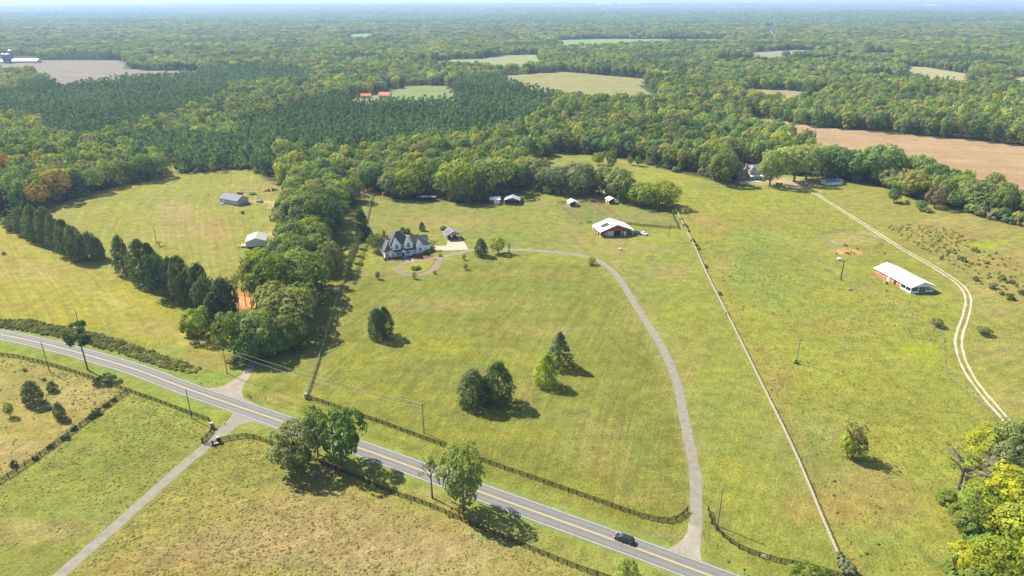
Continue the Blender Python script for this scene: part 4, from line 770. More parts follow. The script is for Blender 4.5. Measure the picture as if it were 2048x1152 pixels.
# distant canopy: patches of low crowns
def canopy(n_side, lo):
    b = []; 
    for i in range(n_side):
        for j in range(n_side):
            cx = (i + .5 + rng.uniform(-.4, .4)) / n_side - .5; cy = (j + .5 + rng.uniform(-.4, .4)) / n_side - .5; r = rng.uniform(.45, .9) / n_side; z = rng.uniform(.45, 1.0)
            k = 9; d = rng.normal(0, 1, (k, 3)); d[:, 2] = abs(d[:, 2]); d /= np.linalg.norm(d, axis=1)[:, None]
            cen = np.array([cx, cy, 0]) + d * np.array([r, r, 0]); cen[:, 2] = z - .30 + d[:, 2] * .30 - (1 - d[:, 2]) * .25
            b.append((cen, d, r * .62))
    V = []
    for cen, d, s in b:
        t = np.cross(d, rng.normal(0, 1, d.shape)); t /= np.linalg.norm(t, axis=1)[:, None]; u = np.cross(d, t); kz = np.array([1, 1, 1.0])
        def z_(v): v = v * s; v[:, 2] *= 6; return v
        V.append(np.stack([cen - z_(t.copy()) - z_(u.copy()) * .6, cen + z_(t.copy()) * .6 - z_(u.copy()), cen + z_(t.copy()) + z_(u.copy()) * .6, cen - z_(t.copy()) * .5 + z_(u.copy())], 1).reshape(-1, 3))
    return np.concatenate(V)
M_FARB = leaf_mat('distant_canopy', [(.055, .085, .026), (.07, .10, .030), (.05, .082, .026), (.085, .11, .032), (.042, .072, .026)], .2, .3)
# crowns within a patch differ too
t = M_FARB.node_tree
CP = [proto('canopy_patch', canopy(13, 0), M_FARB) for _ in range(4)]; dc = []
for y0, y1, sp, hh in [(3900, 7200, 150, 19), (7200, 14000, 300, 24), (14000, 32000, 700, 34)]:
    for y in np.arange(y0 + sp / 2, y1, sp * .93):
        for x in np.arange(-.80 * y - sp, .80 * y + sp, sp * .93):
            if random.random() < .035: continue
            dc.append((x + random.uniform(-.1, .1) * sp, y, float(hill(x, y)), random.randrange(4), (sp * 1.05, sp * 1.05, hh * random.uniform(.75, 1.15)), random.randrange(4) * math.pi / 2))
print('patches', len(dc))
tag(gn_scatter('distant_forest', dc, CP), 'hazy blue-green forest reaching to the horizon', 'forest', kind='stuff')
# weeds: roadside bank on the left, scrub on the right, brush by the long fence
def weeds(name, poly, sp, hr, mats, label, seed=1, dens=1.0, wk=1.3):
    P = [G(*p) for p in poly]; x = [p[0] for p in P]; y = [p[1] for p in P]; pts = []
    for xx in np.arange(min(x), max(x), sp):
        for yy in np.arange(min(y), max(y), sp):
            a, b_ = xx + random.uniform(-.5, .5) * sp, yy + random.uniform(-.5, .5) * sp; px, py = P2(a, b_)
            if random.random() > dens or not inpoly(np.array([px]), np.array([py]), poly)[0]: continue
            h = random.uniform(*hr); wd = h * random.uniform(wk * .8, wk * 1.3); pts.append((a, b_, 0, random.randrange(len(mats) * 2), (wd, wd, h), random.uniform(0, 6.28)))
    pr = [proto('weed_clump', crown('bush', .16), m) for m in mats for _ in (0, 1)]
    tag(gn_scatter(name, pts, pr), label, 'weeds', kind='stuff')
M_DRY = leaf_mat('dry_weeds', [(.17, .145, .065), (.14, .125, .05), (.20, .18, .07)], .45, k=2.0); M_WEED = leaf_mat('green_weeds', [(.10, .125, .04), (.12, .135, .045), (.09, .12, .035)], .45, k=2.0)
weeds('roadside_weeds', [(-120, 628), (0, 640), (60, 640), (140, 657), (200, 669), (290, 697), (360, 722), (402, 738), (386, 748), (330, 738), (240, 708), (150, 682), (60, 664), (0, 656), (-120, 645)], .85, (.45, 1.15), [M_DRY, M_WEED, M_DRY, M_WEED], 'bank of tall brown and green weeds above the road at left')
weeds('scrub_weeds', [(1768, 452), (1830, 449), (1900, 458), (1950, 480), (1905, 510), (1860, 508), (1820, 485)], 2.1, (.5, 1.2), [M_YGR, M_DRY, M_WEED], 'patch of weedy scrub beside the gravel track', dens=.6)
weeds('scrub_weeds', [(1870, 510), (1950, 490), (2060, 530), (2080, 600), (2010, 596), (1930, 550)], 3.6, (.5, 1.3), [M_DRY, M_WEED, M_YGR], 'thin scatter of weeds in the brown corner right of the track', dens=.5)
weeds('fence_line_weeds', [(1600, 870), (1640, 880), (1690, 980), (1760, 1090), (1800, 1152), (1720, 1152), (1660, 1020)], 2.4, (.3, .8), [M_WEED, M_YGR, M_OLIVE], 'rough weeds in the pasture along the long pale fence', dens=.35)
weeds('pasture_weeds', [(1380, 480), (1560, 480), (1620, 560), (1600, 620), (1500, 640), (1440, 590)], 4.2, (.25, .6), [M_WEED, M_LIME], 'low green weed tufts in the right pasture', dens=.4)
def tufts(name, poly, n, hr, mats, label):
    P = np.array([G(*p) for p in poly]); lo, hi = P.min(0), P.max(0); X = rng.uniform(lo[0], hi[0], n); Y = rng.uniform(lo[1], hi[1], n); px, py = P2(X, Y)
    nz = np.sin(X / 5 + 2 * np.sin(Y / 7)) * np.sin(Y / 4.2 + 1.6 * np.sin(X / 6)) + .7 * np.sin(X / 17 + Y / 23); k = inpoly(px, py, poly) & (rng.uniform(-1.2, 1.8, n) < nz)
    for bad in (sub_ for sub_ in TRK): k &= ~bad(X, Y)
    pts = [(x, y, 0, random.randrange(len(mats) * 2), (q * 2.2, q * 2.2, q), random.uniform(0, 6.28)) for x, y, q in zip(X[k], Y[k], rng.uniform(*hr, k.sum()))]
    pr = []
    for m in mats:
        for _ in (0, 1):
            c = rng.normal(0, .22, (12, 3)); c[:, 2] = rng.uniform(.2, .7, 12); d = c.copy(); d[:, 2] = 1.1; c[:, 2] *= .8; pr.append(proto('grass_tuft', quads(c, d, .24, .7), m))
    print(name, len(pts)); tag(gn_scatter(name, pts, pr), label, 'grass', kind='stuff')
def near_path(P, w_):
    P = np.asarray(P)
    def f(X, Y):
        r = np.zeros(X.shape, bool)
        for i in range(0, len(P), 1): r |= (X - P[i, 0]) ** 2 + (Y - P[i, 1]) ** 2 < w_ * w_
        return r
    return f
TRK = [near_path(lane, 2.6), near_path(road, 4.6), near_path(drive, 2.9), near_path(tr, 2.4)]
M_TAN_T = leaf_mat('straw_tuft', [(.20, .165, .07), (.25, .20, .09), (.17, .155, .05)], .4, k=1.35); M_GRN_T = leaf_mat('green_tuft', [(.12, .145, .03), (.15, .165, .035), (.12, .135, .03)], .4, k=1.3)
tufts('dry_tufts', FIELDS[14][0], 16000, (.10, .28), [M_TAN_T, M_TAN_T, M_TAN_T, M_GRN_T], 'dry straw-coloured grass tufts of the near field below the road')
tufts('dry_tufts', FIELDS[12][0], 14000, (.12, .36), [M_TAN_T, M_GRN_T], 'dry grass tufts of the field at the lower left edge')
tufts('green_tufts', FIELDS[13][0], 8000, (.10, .28), [M_GRN_T, M_TAN_T], 'green grass tufts of the field left of the lane')
tufts('green_tufts', FENCE_B + [(1345, 400), (1480, 372), (1625, 385), (1790, 495), (1900, 580), (1890, 690), (1990, 840), (1900, 1180), (1700, 1180)], 26000, (.10, .30), [M_GRN_T, M_TAN_T, M_GRN_T], 'rough uneven grass tufts of the big right pasture')
tufts('green_tufts', FIELDS[4][0], 30000, (.07, .16), [M_GRN_T, M_TAN_T], 'short grass tufts of the front meadow')
# ------------------------------------------------------------------ buildings
WHITE = mat('white_siding', (.84, .86, .88), .6, .05, 2); TRIM = mat('white_trim', (.80, .80, .79), .5, 0)
SHING = mat('charcoal_shingle', (.095, .093, .10), .95, .25, 2.5); SHING2 = mat('grey_shingle', (.19, .19, .21), .95, .15, 2.5)
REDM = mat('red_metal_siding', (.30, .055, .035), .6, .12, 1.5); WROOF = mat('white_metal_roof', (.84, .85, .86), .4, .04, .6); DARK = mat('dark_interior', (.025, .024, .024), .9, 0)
GLASS = mat('window_glass', (.035, .045, .06), .12, 0, spec=.6); WOODD = mat('dark_board', (.024, .020, .018), .9, .2, 3); WOODR = mat('reddish_board', (.30, .17, .10), .9, .2, 3); WOODG = mat('weathered_rail', (.33, .295, .25), .9, .15, 3)
BRICKR = mat('red_brick_wall', (.42, .13, .07), .85, .2, 4); GALV = mat('galvanised_roof', (.27, .31, .36), .5, .12, 1); GREYW = mat('grey_siding', (.40, .42, .45), .7, .05, 2)
WOODT = mat('tan_deck_wood', (.40, .28, .16), .9, .15, 3); BROWNB = mat('brown_brick', (.20, .12, .085), .9, .25, 4); PANEL = mat('solar_cell', (.03, .035, .06), .25, .1, 2, spec=.6); STEEL = mat('steel', (.35, .36, .38), .4, .1, 3, metal=.6)
def gable(b, x0, x1, y0, y1, z0, ze, zr, axis='y'):
    """walls with gable ends; ridge runs along axis"""
    if axis == 'y': b.prism([(x0, z0), (x1, z0), (x1, ze), ((x0 + x1) / 2, zr), (x0, ze)], 'y', y0, y1)
    else: b.prism([(y0, z0), (y1, z0), (y1, ze), ((y0 + y1) / 2, zr), (y0, ze)], 'x', x0, x1)
def roof_planes(parent, mm, x0, x1, y0, y1, ze, zr, axis='y', oh=.4, th=.16, name='roof', ridge=True, one=True):
    b = MB(); k = oh * (zr - ze) / (((x1 - x0) if axis == 'y' else (y1 - y0)) / 2); t = .03
    if axis == 'y':
        xm = (x0 + x1) / 2
        b.slab([(x0 - oh, y0 - oh, ze - k + t + th), (xm, y0 - oh, zr + t + th), (xm, y1 + oh, zr + t + th), (x0 - oh, y1 + oh, ze - k + t + th)][::-1], th)
        b.slab([(xm + .004, y0 - oh, zr + t + th), (x1 + oh, y0 - oh, ze - k + t + th), (x1 + oh, y1 + oh, ze - k + t + th), (xm + .004, y1 + oh, zr + t + th)], th)
    else:
        ym = (y0 + y1) / 2
        b.slab([(x0 - oh, y0 - oh, ze - k + t + th), (x1 + oh, y0 - oh, ze - k + t + th), (x1 + oh, ym, zr + t + th), (x0 - oh, ym, zr + t + th)], th)
        b.slab([(x0 - oh, ym + .004, zr + t + th), (x1 + oh, ym + .004, zr + t + th), (x1 + oh, y1 + oh, ze - k + t + th), (x0 - oh, y1 + oh, ze - k + t + th)], th)
    return b.build(name, mm, parent)
def hip(parent, mm, x0, x1, y0, y1, ze, zr, rx0, rx1, ry0, ry1=None, oh=.4, name='roof'):
    ry1 = ry0 if ry1 is None else ry1; x0 -= oh; x1 += oh; y0 -= oh; y1 += oh; b = MB()
    v = [(x0, y0, ze), (x1, y0, ze), (x1, y1, ze), (x0, y1, ze), (x0, y0, ze - .18), (x1, y0, ze - .18), (x1, y1, ze - .18), (x0, y1, ze - .18)]
    if ry0 == ry1: v += [(rx0, ry0, zr), (rx1, ry0, zr)]; f = [(0, 1, 9, 8), (1, 2, 9), (2, 3, 8, 9), (3, 0, 8)]
    else: v += [(rx0, ry0, zr), (rx1, ry0, zr), (rx1, ry1, zr), (rx0, ry1, zr)]; f = [(0, 1, 9, 8), (1, 2, 10, 9), (2, 3, 11, 10), (3, 0, 8, 11), (8, 9, 10, 11)]
    b.add(v, f + [(4, 5, 1, 0), (5, 6, 2, 1), (6, 7, 3, 2), (7, 4, 0, 3), (7, 6, 5, 4)]); return b.build(name, mm, parent)
def window(parent, x, z, w_, h, y=0, side='front', bars=1, arch=False, name='window'):
    """frame standing proud of the wall, pane set in it"""
    f = MB(); p = MB(); t = .12; d = .07
    def bx(m, a, b, c, e, o0, o1):
        if side == 'front': m.box(a, b, y - o1, y - o0, c, e)
        elif side == 'left': m.box(y - o1, y - o0, a, b, c, e)
        elif side == 'right': m.box(y + o0, y + o1, a, b, c, e)
        else: m.box(a, b, y + o0, y + o1, c, e)
    x0, x1 = x - w_ / 2, x + w_ / 2
    bx(f, x0 - t, x0, z - t, z + h + t, .005, d); bx(f, x1, x1 + t, z - t, z + h + t, .005, d); bx(f, x0, x1, z - t, z, .005, d); bx(f, x0, x1, z + h, z + h + t, .005, d)
    for i in range(bars): c = x0 + (i + 1) * w_ / (bars + 1); bx(f, c - .03, c + .03, z, z + h, .03, d)
    bx(f, x0, x1, z + h * .5 - .03, z + h * .5 + .03, .03, d - .01)
    bx(p, x0, x1, z, z + h, .004, .028); fo = f.build(name, TRIM, parent); p.build('pane', GLASS, fo)
    if arch and side == 'front':
        a = MB(); g_ = MB(); n = 8
        po = [(x + (w_ / 2 + .1) * math.cos(math.pi * i / n), z + h + t + (w_ / 2 + .1) * math.sin(math.pi * i / n)) for i in range(n + 1)]; a.prism(po, 'y', y - .05, y - .005); a.build('arch_trim', TRIM, fo)
        po = [(x + (w_ / 2 - .08) * math.cos(math.pi * i / n), z + h + t + .06 + (w_ / 2 - .08) * math.sin(math.pi * i / n)) for i in range(n + 1)]; g_.prism(po, 'y', y - .08, y - .052); g_.build('pane', GLASS, fo)
    return fo
def door(parent, x, w_, h, y=0, m=TRIM, z=0, side='front'):
    b = MB(); hb = MB()
    if side == 'front': b.box(x - w_ / 2, x + w_ / 2, y - .06, y - .005, z, z + h); hb.box(x + w_ * .32, x + w_ * .38, y - .1, y - .06, z + 1, z + 1.08)
    elif side == 'left': b.box(y - .06, y - .005, x - w_ / 2, x + w_ / 2, z, z + h); hb.box(y - .1, y - .06, x + w_ * .32, x + w_ * .38, z + 1, z + 1.08)
    else: b.box(y + .005, y + .06, x - w_ / 2, x + w_ / 2, z, z + h); hb.box(y + .06, y + .1, x + w_ * .32, x + w_ * .38, z + 1, z + 1.08)
    d = b.build('door', m, parent); hb.build('handle', STEEL, d); return d
# white farmhouse
X0, Y0 = G(770, 517); H1 = empty('farmhouse', (X0, Y0, 0), R(24), 'large white two-storey farmhouse with steep dark roofs and a porch above the loop drive', 'house')
b = MB(); b.box(3.3, 15, .6, 10, .0, 6.3); b.box(0, 5.6, 0, 9.8, 0, 3.55) ; b.build('wall', WHITE, H1)
hip(H1, SHING, 3.3, 15, .6, 10, 6.3, 12.0, 7.6, 9.6, 4.6, 5.8, .45)
hip(H1, SHING, 0, 5.6, 0, 9.8, 3.55, 8.1, 3.6, 3.61, 3.6, 6.2, .45)
for gx in (4.2, 10.4):   # two front gables with arched windows
    d = MB(); gable(d, gx, gx + 4.2, -.35, 3.2, 3.4, 6.35, 9.6); dd = d.build('gable', WHITE, H1)
    roof_planes(dd, SHING, gx, gx + 4.2, -.35, 3.9, 6.35, 9.6, 'y', .35, .14)
    f = MB(); xm = gx + 2.1
    for s in (-1, 1): f.prism([(xm + s * 2.5, 5.83), (xm + s * 2.5, 6.03), (xm, 9.85), (xm, 9.55)], 'y', -.78, -.71)
    f.build('rake_trim', TRIM, dd); window(dd, xm, 4.4, 1.7, 1.35, -.35, bars=1, arch=True)
window(H1, 9.4, 4.5, 1.4, 1.2, .6, bars=2)
b = MB(); b.slab([(2.3, -2.3, 3.25), (16.3, -2.3, 3.25), (16.3, .55, 4.15), (2.3, .55, 4.15)], .14); b.build('porch_roof', SHING, H1)
b = MB(); b.box(2.3, 16.3, -2.25, -2.05, 2.85, 3.1); b.build('porch_beam', TRIM, H1)
b = MB(); b.box(2.3, 16.3, -2.3, .59, .25, .42); b.build('porch_floor', mat('porch_deck', (.45, .45, .46), .8, .1), H1)
for px_ in (2.6, 5.3, 8.0, 10.2, 13.0, 16.0): b = MB(); b.box(px_ - .11, px_ + .11, -2.2, -1.98, .42, 2.85); b.build('porch_post', TRIM, H1)
def railing(x0, x1):
    b = MB(); b.box(x0, x1, -2.14, -2.04, 1.2, 1.3); b.box(x0, x1, -2.14, -2.04, .55, .62); n = int((x1 - x0) / .3)
    for i in range(n): c = x0 + (i + .5) * (x1 - x0) / n; b.box(c - .03, c + .03, -2.12, -2.06, .62, 1.2)
    b.build('railing', TRIM, H1)
for a, c in ((2.75, 5.15), (5.45, 7.9), (10.35, 12.85), (13.15, 15.85)): railing(a, c)
b = MB(); b.prism([(7.7, 3.1), (10.5, 3.1), (9.1, 4.35)], 'y', -2.75, -2.32); e = b.build('entry_gable', WHITE, H1)
roof_planes(e, SHING, 7.7, 10.5, -2.75, .2, 3.1, 4.4, 'y', .2, .1)
door(H1, 9.1, 1.7, 2.4, .6, mat('dark_blue_door', (.05, .06, .09), .5, 0), .42); b = MB()
for k in range(2): b.box(8.2, 10.0, -2.9 - k * .35, -2.55 - k * .35, 0, .30 - k * .14)
b.build('steps', CONC, H1)
for wx in (6.6, 12.2): 
    window(H1, wx, 1.0, 1.6, 1.7, .6, bars=1); s = MB()
    for q in (-1, 1): s.box(wx + q * 1.2 - .2, wx + q * 1.2 + .2, .5, .595, .95, 2.75)
    s.build('shutter', mat('dark_shutter', (.04, .04, .05), .7, 0), H1)
window(H1, 1.2, 1.2, 1.0, 1.5, 0); window(H1, 3.9, 1.5, .7, .9, -.0, bars=0)
for wy in (2.2, 5.2, 8): window(H1, wy, 1.1, 1.1, 1.5, 0, 'left')
window(H1, 4, 4.3, 1, 1.3, 15, 'right')
b = MB(); b.box(2.9, 3.9, 6.0, 6.8, 5, 9.9); b.box(2.8, 4.0, 5.9, 6.9, 9.9, 10.15); b.build('chimney', BROWNB, H1)
b = MB(); b.box(15, 24.6, 1.6, 10.5, 0, 3.9); b.build('garage_wall', WHITE, H1)
hip(H1, SHING, 15, 24.6, 1.6, 10.5, 3.9, 8.4, 15.2, 19.4, 6.2, 6.2, .4, 'garage_roof')
d = MB(); gable(d, 16.6, 20.8, .3, 4.5, 0, 3.7, 6.6); dd = d.build('gable', WHITE, H1); roof_planes(dd, SHING, 16.6, 20.8, .3, 5.2, 3.7, 6.6, 'y', .3, .12); window(dd, 18.7, 1.3, 1.1, 1.7, .3)
f = MB()
for s in (-1, 1): f.prism([(18.7 + s * 2.42, 3.28), (18.7 + s * 2.42, 3.46), (18.7, 6.85), (18.7, 6.6)], 'y', -.06, .0)
f.build('rake_trim', TRIM, dd)
d = MB(); gable(d, 21.4, 25.3, 8.0, 12.4, 0, 4.3, 6.2, 'x'); dd = d.build('rear_wing', WHITE, H1); roof_planes(dd, SHING, 21.4, 25.3, 8.0, 12.4, 4.3, 6.2, 'x', .3, .12)
for gy in (3.6, 7.4): b = MB(); b.box(24.605, 24.66, gy - 1.3, gy + 1.3, 0, 2.4); b.build('garage_door', TRIM, H1)
# carport with a car under it
X0, Y0 = G(894, 481.5); H2 = empty('carport', (X0, Y0, 0), R(22), 'open grey-roofed carport on posts at the end of the pale parking pad', 'carport')
roof_planes(H2, mat('carport_roof', (.17, .18, .20), .5, .1), 0, 7.6, 0, 6.6, 3.1, 4.9, 'y', .5, .10)
for i in range(5): b = MB(); b.add([(.35 + i * .0, .5 + i * 1.22, 0)], []); 
for k in range(3):
    for i in range(4):
        xa = -.2 + k * 1.2; z_ = lambda x: 3.1 + x * 1.8 / 3.8 + .20; y_ = .5 + i * 1.45; b = MB(); b.slab([(xa, y_, z_(xa)), (xa + 1.1, y_, z_(xa + 1.1)), (xa + 1.1, y_ + 1.3, z_(xa + 1.1)), (xa, y_ + 1.3, z_(xa))], .04); b.build('roof_panel', mat('dark_roof_panel', (.075, .085, .11), .4, .1), H2)
b = MB(); b.prism([(0, 3.1), (7.6, 3.1), (3.8, 4.9)], 'y', .0, .08); b.build('gable_end', WOODT, H2)
b = MB(); b.prism([(0, 3.1), (7.6, 3.1), (3.8, 4.9)], 'y', 6.5, 6.58); b.build('gable_end', GREYW, H2)
for x in (.1, 7.5):
    for y in (.1, 2.2, 4.4, 6.5): b = MB(); b.box(x - .09, x + .09, y - .09, y + .09, 0, 3.08); b.build('post', TRIM, H2)
b = MB(); b.box(.1, 7.5, .02, .16, 2.85, 3.08); b.box(.1, 7.5, 6.42, 6.56, 2.85, 3.08); b.build('beam', WOODT, H2)
# red horse barn
X0, Y0 = G(1200, 475); H3 = empty('horse_barn', (X0, Y0, 0), R(12.9), 'red metal barn with a wide white roof, solar panels and an X-braced white sliding door', 'barn')
b = MB(); b.prism([(3.4, 0), (16.0, 0), (16.0, 3.95), (9.7, 6.3), (3.4, 3.95)], 'y', .8, 12.4); b.build('wall', REDM, H3)
roof_planes(H3, WROOF, 0, 19.4, 0, 12.6, 2.95, 6.6, 'y', .25, .14)
b = MB(); b.prism([(.0, 2.95), (3.4, 2.95), (3.4, 4.2)], 'y', .3, .38); b.prism([(3.41, 3.0), (15.99, 3.0), (15.99, 4.25), (9.7, 6.55), (3.41, 4.25)], 'y', .3, .38); b.prism([(16.0, 2.95), (19.4, 2.95), (16.0, 4.2)], 'y', .3, .38); b.build('gable_front', REDM, H3)
b = MB(); b.box(0.1, 3.39, .42, .5, 0, 2.9) ; 
for i, (x, y) in enumerate([(0, 0), (0, 4.2), (0, 8.4), (0, 12.4), (19.4, 0), (19.4, 4.2), (19.4, 8.4), (19.4, 12.4)]):
    b = MB(); b.box(x - .12, x + .12, y - .12, y + .12, 0, 2.95); b.build('post', TRIM, H3)
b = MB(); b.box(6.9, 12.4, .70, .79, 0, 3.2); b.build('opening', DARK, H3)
b = MB(); b.box(12.4, 12.6, .62, .78, 0, 3.35); b.box(4.0, 12.6, .62, .78, 3.25, 3.45); b.box(4.0, 4.15, .66, .78, 0, 3.3); b.build('door_track', TRIM, H3)
D = MB(); D.box(4.6, 8.0, .50, .60, .1, 3.2); D = D.build('sliding_door', REDM, H3); x = MB()
for a, c in ((4.6, 6.3), (6.3, 8.0)):
    for z0, z1 in ((.1, 1.65), (1.65, 3.2)):
        x.prism([(a, z0), (a + .18, z0), (c, z1 - .16), (c, z1), (c - .18, z1), (a, z0 + .16)], 'y', .455, .495)
        x.prism([(c - .18, z0), (c, z0), (c, z0 + .16), (a + .18, z1), (a, z1), (a, z1 - .16)], 'y', .46, .498)
x.build('cross_brace', TRIM, D); x = MB()
for a in (4.6, 6.24, 7.86): x.box(a, a + .14, .44, .499, .1, 3.2)
for z in (.1, 1.58, 3.06): x.box(4.6, 8.0, .445, .497, z, z + .14)
x.build('door_frame', TRIM, D)
door(H3, 14.9, 1.0, 2.2, .8, TRIM); window(H3, 13.6, 1.2, .8, 1.0, .8, bars=0); window(H3, 3.8, .9, .5, 1.2, .8, bars=0)
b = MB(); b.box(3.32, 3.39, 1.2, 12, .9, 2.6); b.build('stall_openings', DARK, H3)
for i in range(5): b = MB(); b.box(3.2, 3.31, 1.6 + i * 2.3, 1.75 + i * 2.3, 0, 2.8); b.build('stall_post', TRIM, H3)
b = MB(); b.box(14.0, 16.2, -.9, .6, 0, .2); b.build('door_slab', CONC, H3)
zr_ = lambda x: 2.95 + x * 3.65 / 9.7 + .28
for i in range(4):
    for j in range(2):
        xa = 2.6 + j * 2.15; y_ = 3.6 + i * 1.15; b = MB(); b.slab([(xa, y_, zr_(xa)), (xa + 2.1, y_, zr_(xa + 2.1)), (xa + 2.1, y_ + 1.1, zr_(xa + 2.1)), (xa, y_ + 1.1, zr_(xa))], .04); b.build('solar_panel', PANEL, H3)
b = MB(); b.lathe([(.5, 6.5), (.5, 6.9), (.62, 6.95), (.62, 7.3), (.1, 7.6)], 10, (9.7, 6.5)); b.build('roof_vent', GALV, H3)
b = MB(); 
for i in range(20): 
    if i != 10: xx = .0 + i * 1.02; zz = 2.95 + (xx if xx < 9.7 else 19.4 - xx) * 3.65 / 9.7 + .17; b.box(xx - .025, xx + .025, -.24, 12.84, zz, zz + .05)
b.build('roof_seams', WROOF, H3)
# red run-in sheds
def run_in(px, py, rz, label):
    X0, Y0 = G(px, py); h = empty('run_in_shed', (X0, Y0, 0), R(rz), label, 'shed', 'small red run-in sheds of the paddocks')
    b = MB(); b.box(0, .12, 0, 5.6, 0, 2.5); b.box(5.0, 5.12, 2.6, 5.6, 0, 2.5); b.box(.13, 4.99, 5.45, 5.6, 0, 2.5); b.box(.13, 4.99, 2.5, 2.62, 0, 2.5); b.prism([(0, 2.5), (5.1, 2.5), (2.55, 3.6)], 'y', 2.48, 2.64); b.prism([(0, 2.5), (5.1, 2.5), (2.55, 3.6)], 'y', 5.46, 5.62); b.prism([(0, 2.5), (5.1, 2.5), (2.55, 3.6)], 'y', .0, .12); b.build('wall', REDM, h)
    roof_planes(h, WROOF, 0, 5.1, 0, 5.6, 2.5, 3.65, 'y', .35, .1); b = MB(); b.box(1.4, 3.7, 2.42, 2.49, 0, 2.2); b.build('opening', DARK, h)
    for x in (.06, 5.04): b = MB(); b.box(x - .1, x + .1, -.1, .1, 0, 2.5); b.build('post', TRIM, h)
    b = MB(); b.box(-.035, -.005, 3.2, 4.4, .2, 2.1); b.build('side_door', TRIM, h); b = MB(); b.box(-.3, 5.4, -.8, 2.5, .0, .06); b.build('pad', CONC, h); return h
run_in(1139.5, 413.5, 13, 'small red run-in shed with a white roof, left one of the two'); run_in(1217.5, 408.5, 17, 'small red run-in shed with a white roof, right one of the two')
# grey barn, small white shed and dark run-in at the woods edge
X0, Y0 = G(1009.5, 409); h = empty('open_barn', (X0, Y0, 0), R(-4), 'open-fronted barn with a pale blue-grey metal roof beside the dark oak', 'barn')
b = MB(); b.box(0, .12, 0, 8, 0, 2.9); b.box(9.2, 9.32, 0, 8, 0, 2.9); b.box(.13, 9.19, 7.88, 8, 0, 2.9); b.prism([(0, 2.9), (9.3, 2.9), (4.65, 4.5)], 'y', .0, .14); b.box(.13, 9.19, .0, .1, 0, .9); b.build('wall', BROWNB, h)
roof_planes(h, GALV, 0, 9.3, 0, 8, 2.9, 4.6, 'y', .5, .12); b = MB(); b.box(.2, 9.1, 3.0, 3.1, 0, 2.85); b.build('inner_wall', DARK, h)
for i in range(5): b = MB(); b.box(.1 + i * 2.27 - .08, .1 + i * 2.27 + .08, -.08, .08, 0, 2.9); b.build('post', WOODR, h)
X0, Y0 = G(980, 407.5); h = empty('small_shed', (X0, Y0, 0), R(0), 'small white shed with a rusty pale lean-to roof beside the open barn', 'shed')
b = MB(); b.box(2.6, 6.3, 0, 4, 0, 2.5); b.build('wall', WHITE, h); b = MB(); b.slab([(-.3, -.6, 2.75), (6.8, -.6, 2.75), (6.8, 4.4, 3.5), (-.3, 4.4, 3.5)], .1); b.build('roof', mat('patchy_tin', (.62, .60, .58), .5, .35, 1), h)
b = MB(); b.box(0, 2.55, 3.8, 3.95, 0, 2.6); b.build('back_wall', WOODR, h); b = MB(); b.box(4.2, 4.3, -.03, -.005, .2, 2.2); b.build('door_gap', DARK, h)
for x in (0, 2.4): b = MB(); b.box(x - .08, x + .08, -.4, -.24, 0, 2.75); b.build('post', WOODR, h)
X0, Y0 = G(834, 402); h = empty('run_in_shed', (X0, Y0, 0), R(-4), 'long dark three-bay run-in shed at the edge of the woods', 'shed')
b = MB(); b.box(0, 12, 3.4, 3.52, 0, 2.3); 
for i in range(4): b.box(i * 3.96, i * 3.96 + .16, 0, 3.39, 0, 2.4)
b.box(.17, 11.9, .0, .08, 2.1, 2.5); b.build('wall', WOODD, h); b = MB(); b.slab([(-.3, -.5, 2.85), (12.3, -.5, 2.85), (12.3, 3.9, 2.55), (-.3, 3.9, 2.55)], .12); b.build('roof', mat('brown_tin', (.14, .11, .095), .8, .2), h)
for i in range(3): b = MB(); b.box(i * 3.96 + 1.0, i * 3.96 + 3.2, 3.3, 3.385, .5, 1.9); b.build('back_opening', mat('pale_gap', (.25, .24, .2), .9, .3), h)
# long red brick building at right
X0, Y0 = G(1820, 587); h = H5 = empty('brick_house', (X0, Y0, 0), R(10.4), 'long low red brick building with a bright white metal roof and a screened front porch', 'house')
b = MB(); b.box(.3, 11.4, 6.6, 24.2, 0, 2.75); b.build('wall', BRICKR, h); roof_planes(h, WROOF, 0, 11.8, 0, 24.4, 2.85, 5.1, 'y', .45, .14)
b = MB(); b.prism([(0, 2.75), (11.8, 2.75), (11.8, 2.9), (5.9, 5.1), (0, 2.9)], 'y', .05, .18); b.prism([(0.3, 2.75), (11.5, 2.75), (5.9, 5.0)], 'y', 24.0, 24.19); b.build('gable', mat('pale_blue_siding', (.60, .66, .72), .6, .04), h)
b = MB(); b.box(5.8, 6.0, -.01, .04, 3.6, 4.0); b.build('gable_vent', GREYW, h)
for x, y in ((.1, .1), (3.9, .1), (7.9, .1), (9.9, .1), (11.7, .1), (.1, 3.3), (.1, 6.4), (11.7, 3.3)): b = MB(); b.box(x - .1, x + .1, y - .1, y + .1, 0, 2.75); b.build('porch_post', TRIM, h)
b = MB(); b.box(.2, 3.8, .06, .14, 0, .75); b.box(8.0, 11.6, .06, .14, 0, .75); b.box(.06, .14, .2, 3.2, 0, .75); b.box(.06, .14, 3.4, 6.3, 0, .75); b.box(11.66, 11.74, .2, 3.2, 0, .75); b.build('porch_panel', TRIM, h)
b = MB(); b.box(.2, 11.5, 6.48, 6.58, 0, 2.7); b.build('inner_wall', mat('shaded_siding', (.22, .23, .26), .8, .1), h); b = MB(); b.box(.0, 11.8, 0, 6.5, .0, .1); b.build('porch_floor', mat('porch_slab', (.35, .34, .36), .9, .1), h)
for wy in (8.4, 12.4, 17.5, 20.5, 22.8): window(h, wy, 1.4, 1.2, .9, .3, 'left', bars=0)
door(h, 15, 1.3, 2.3, .3, TRIM, 0, 'left'); door(h, 10.4, 1.1, 2.3, .3, WOODD, 0, 'left')
for i in range(24): 
    pass
b = MB()
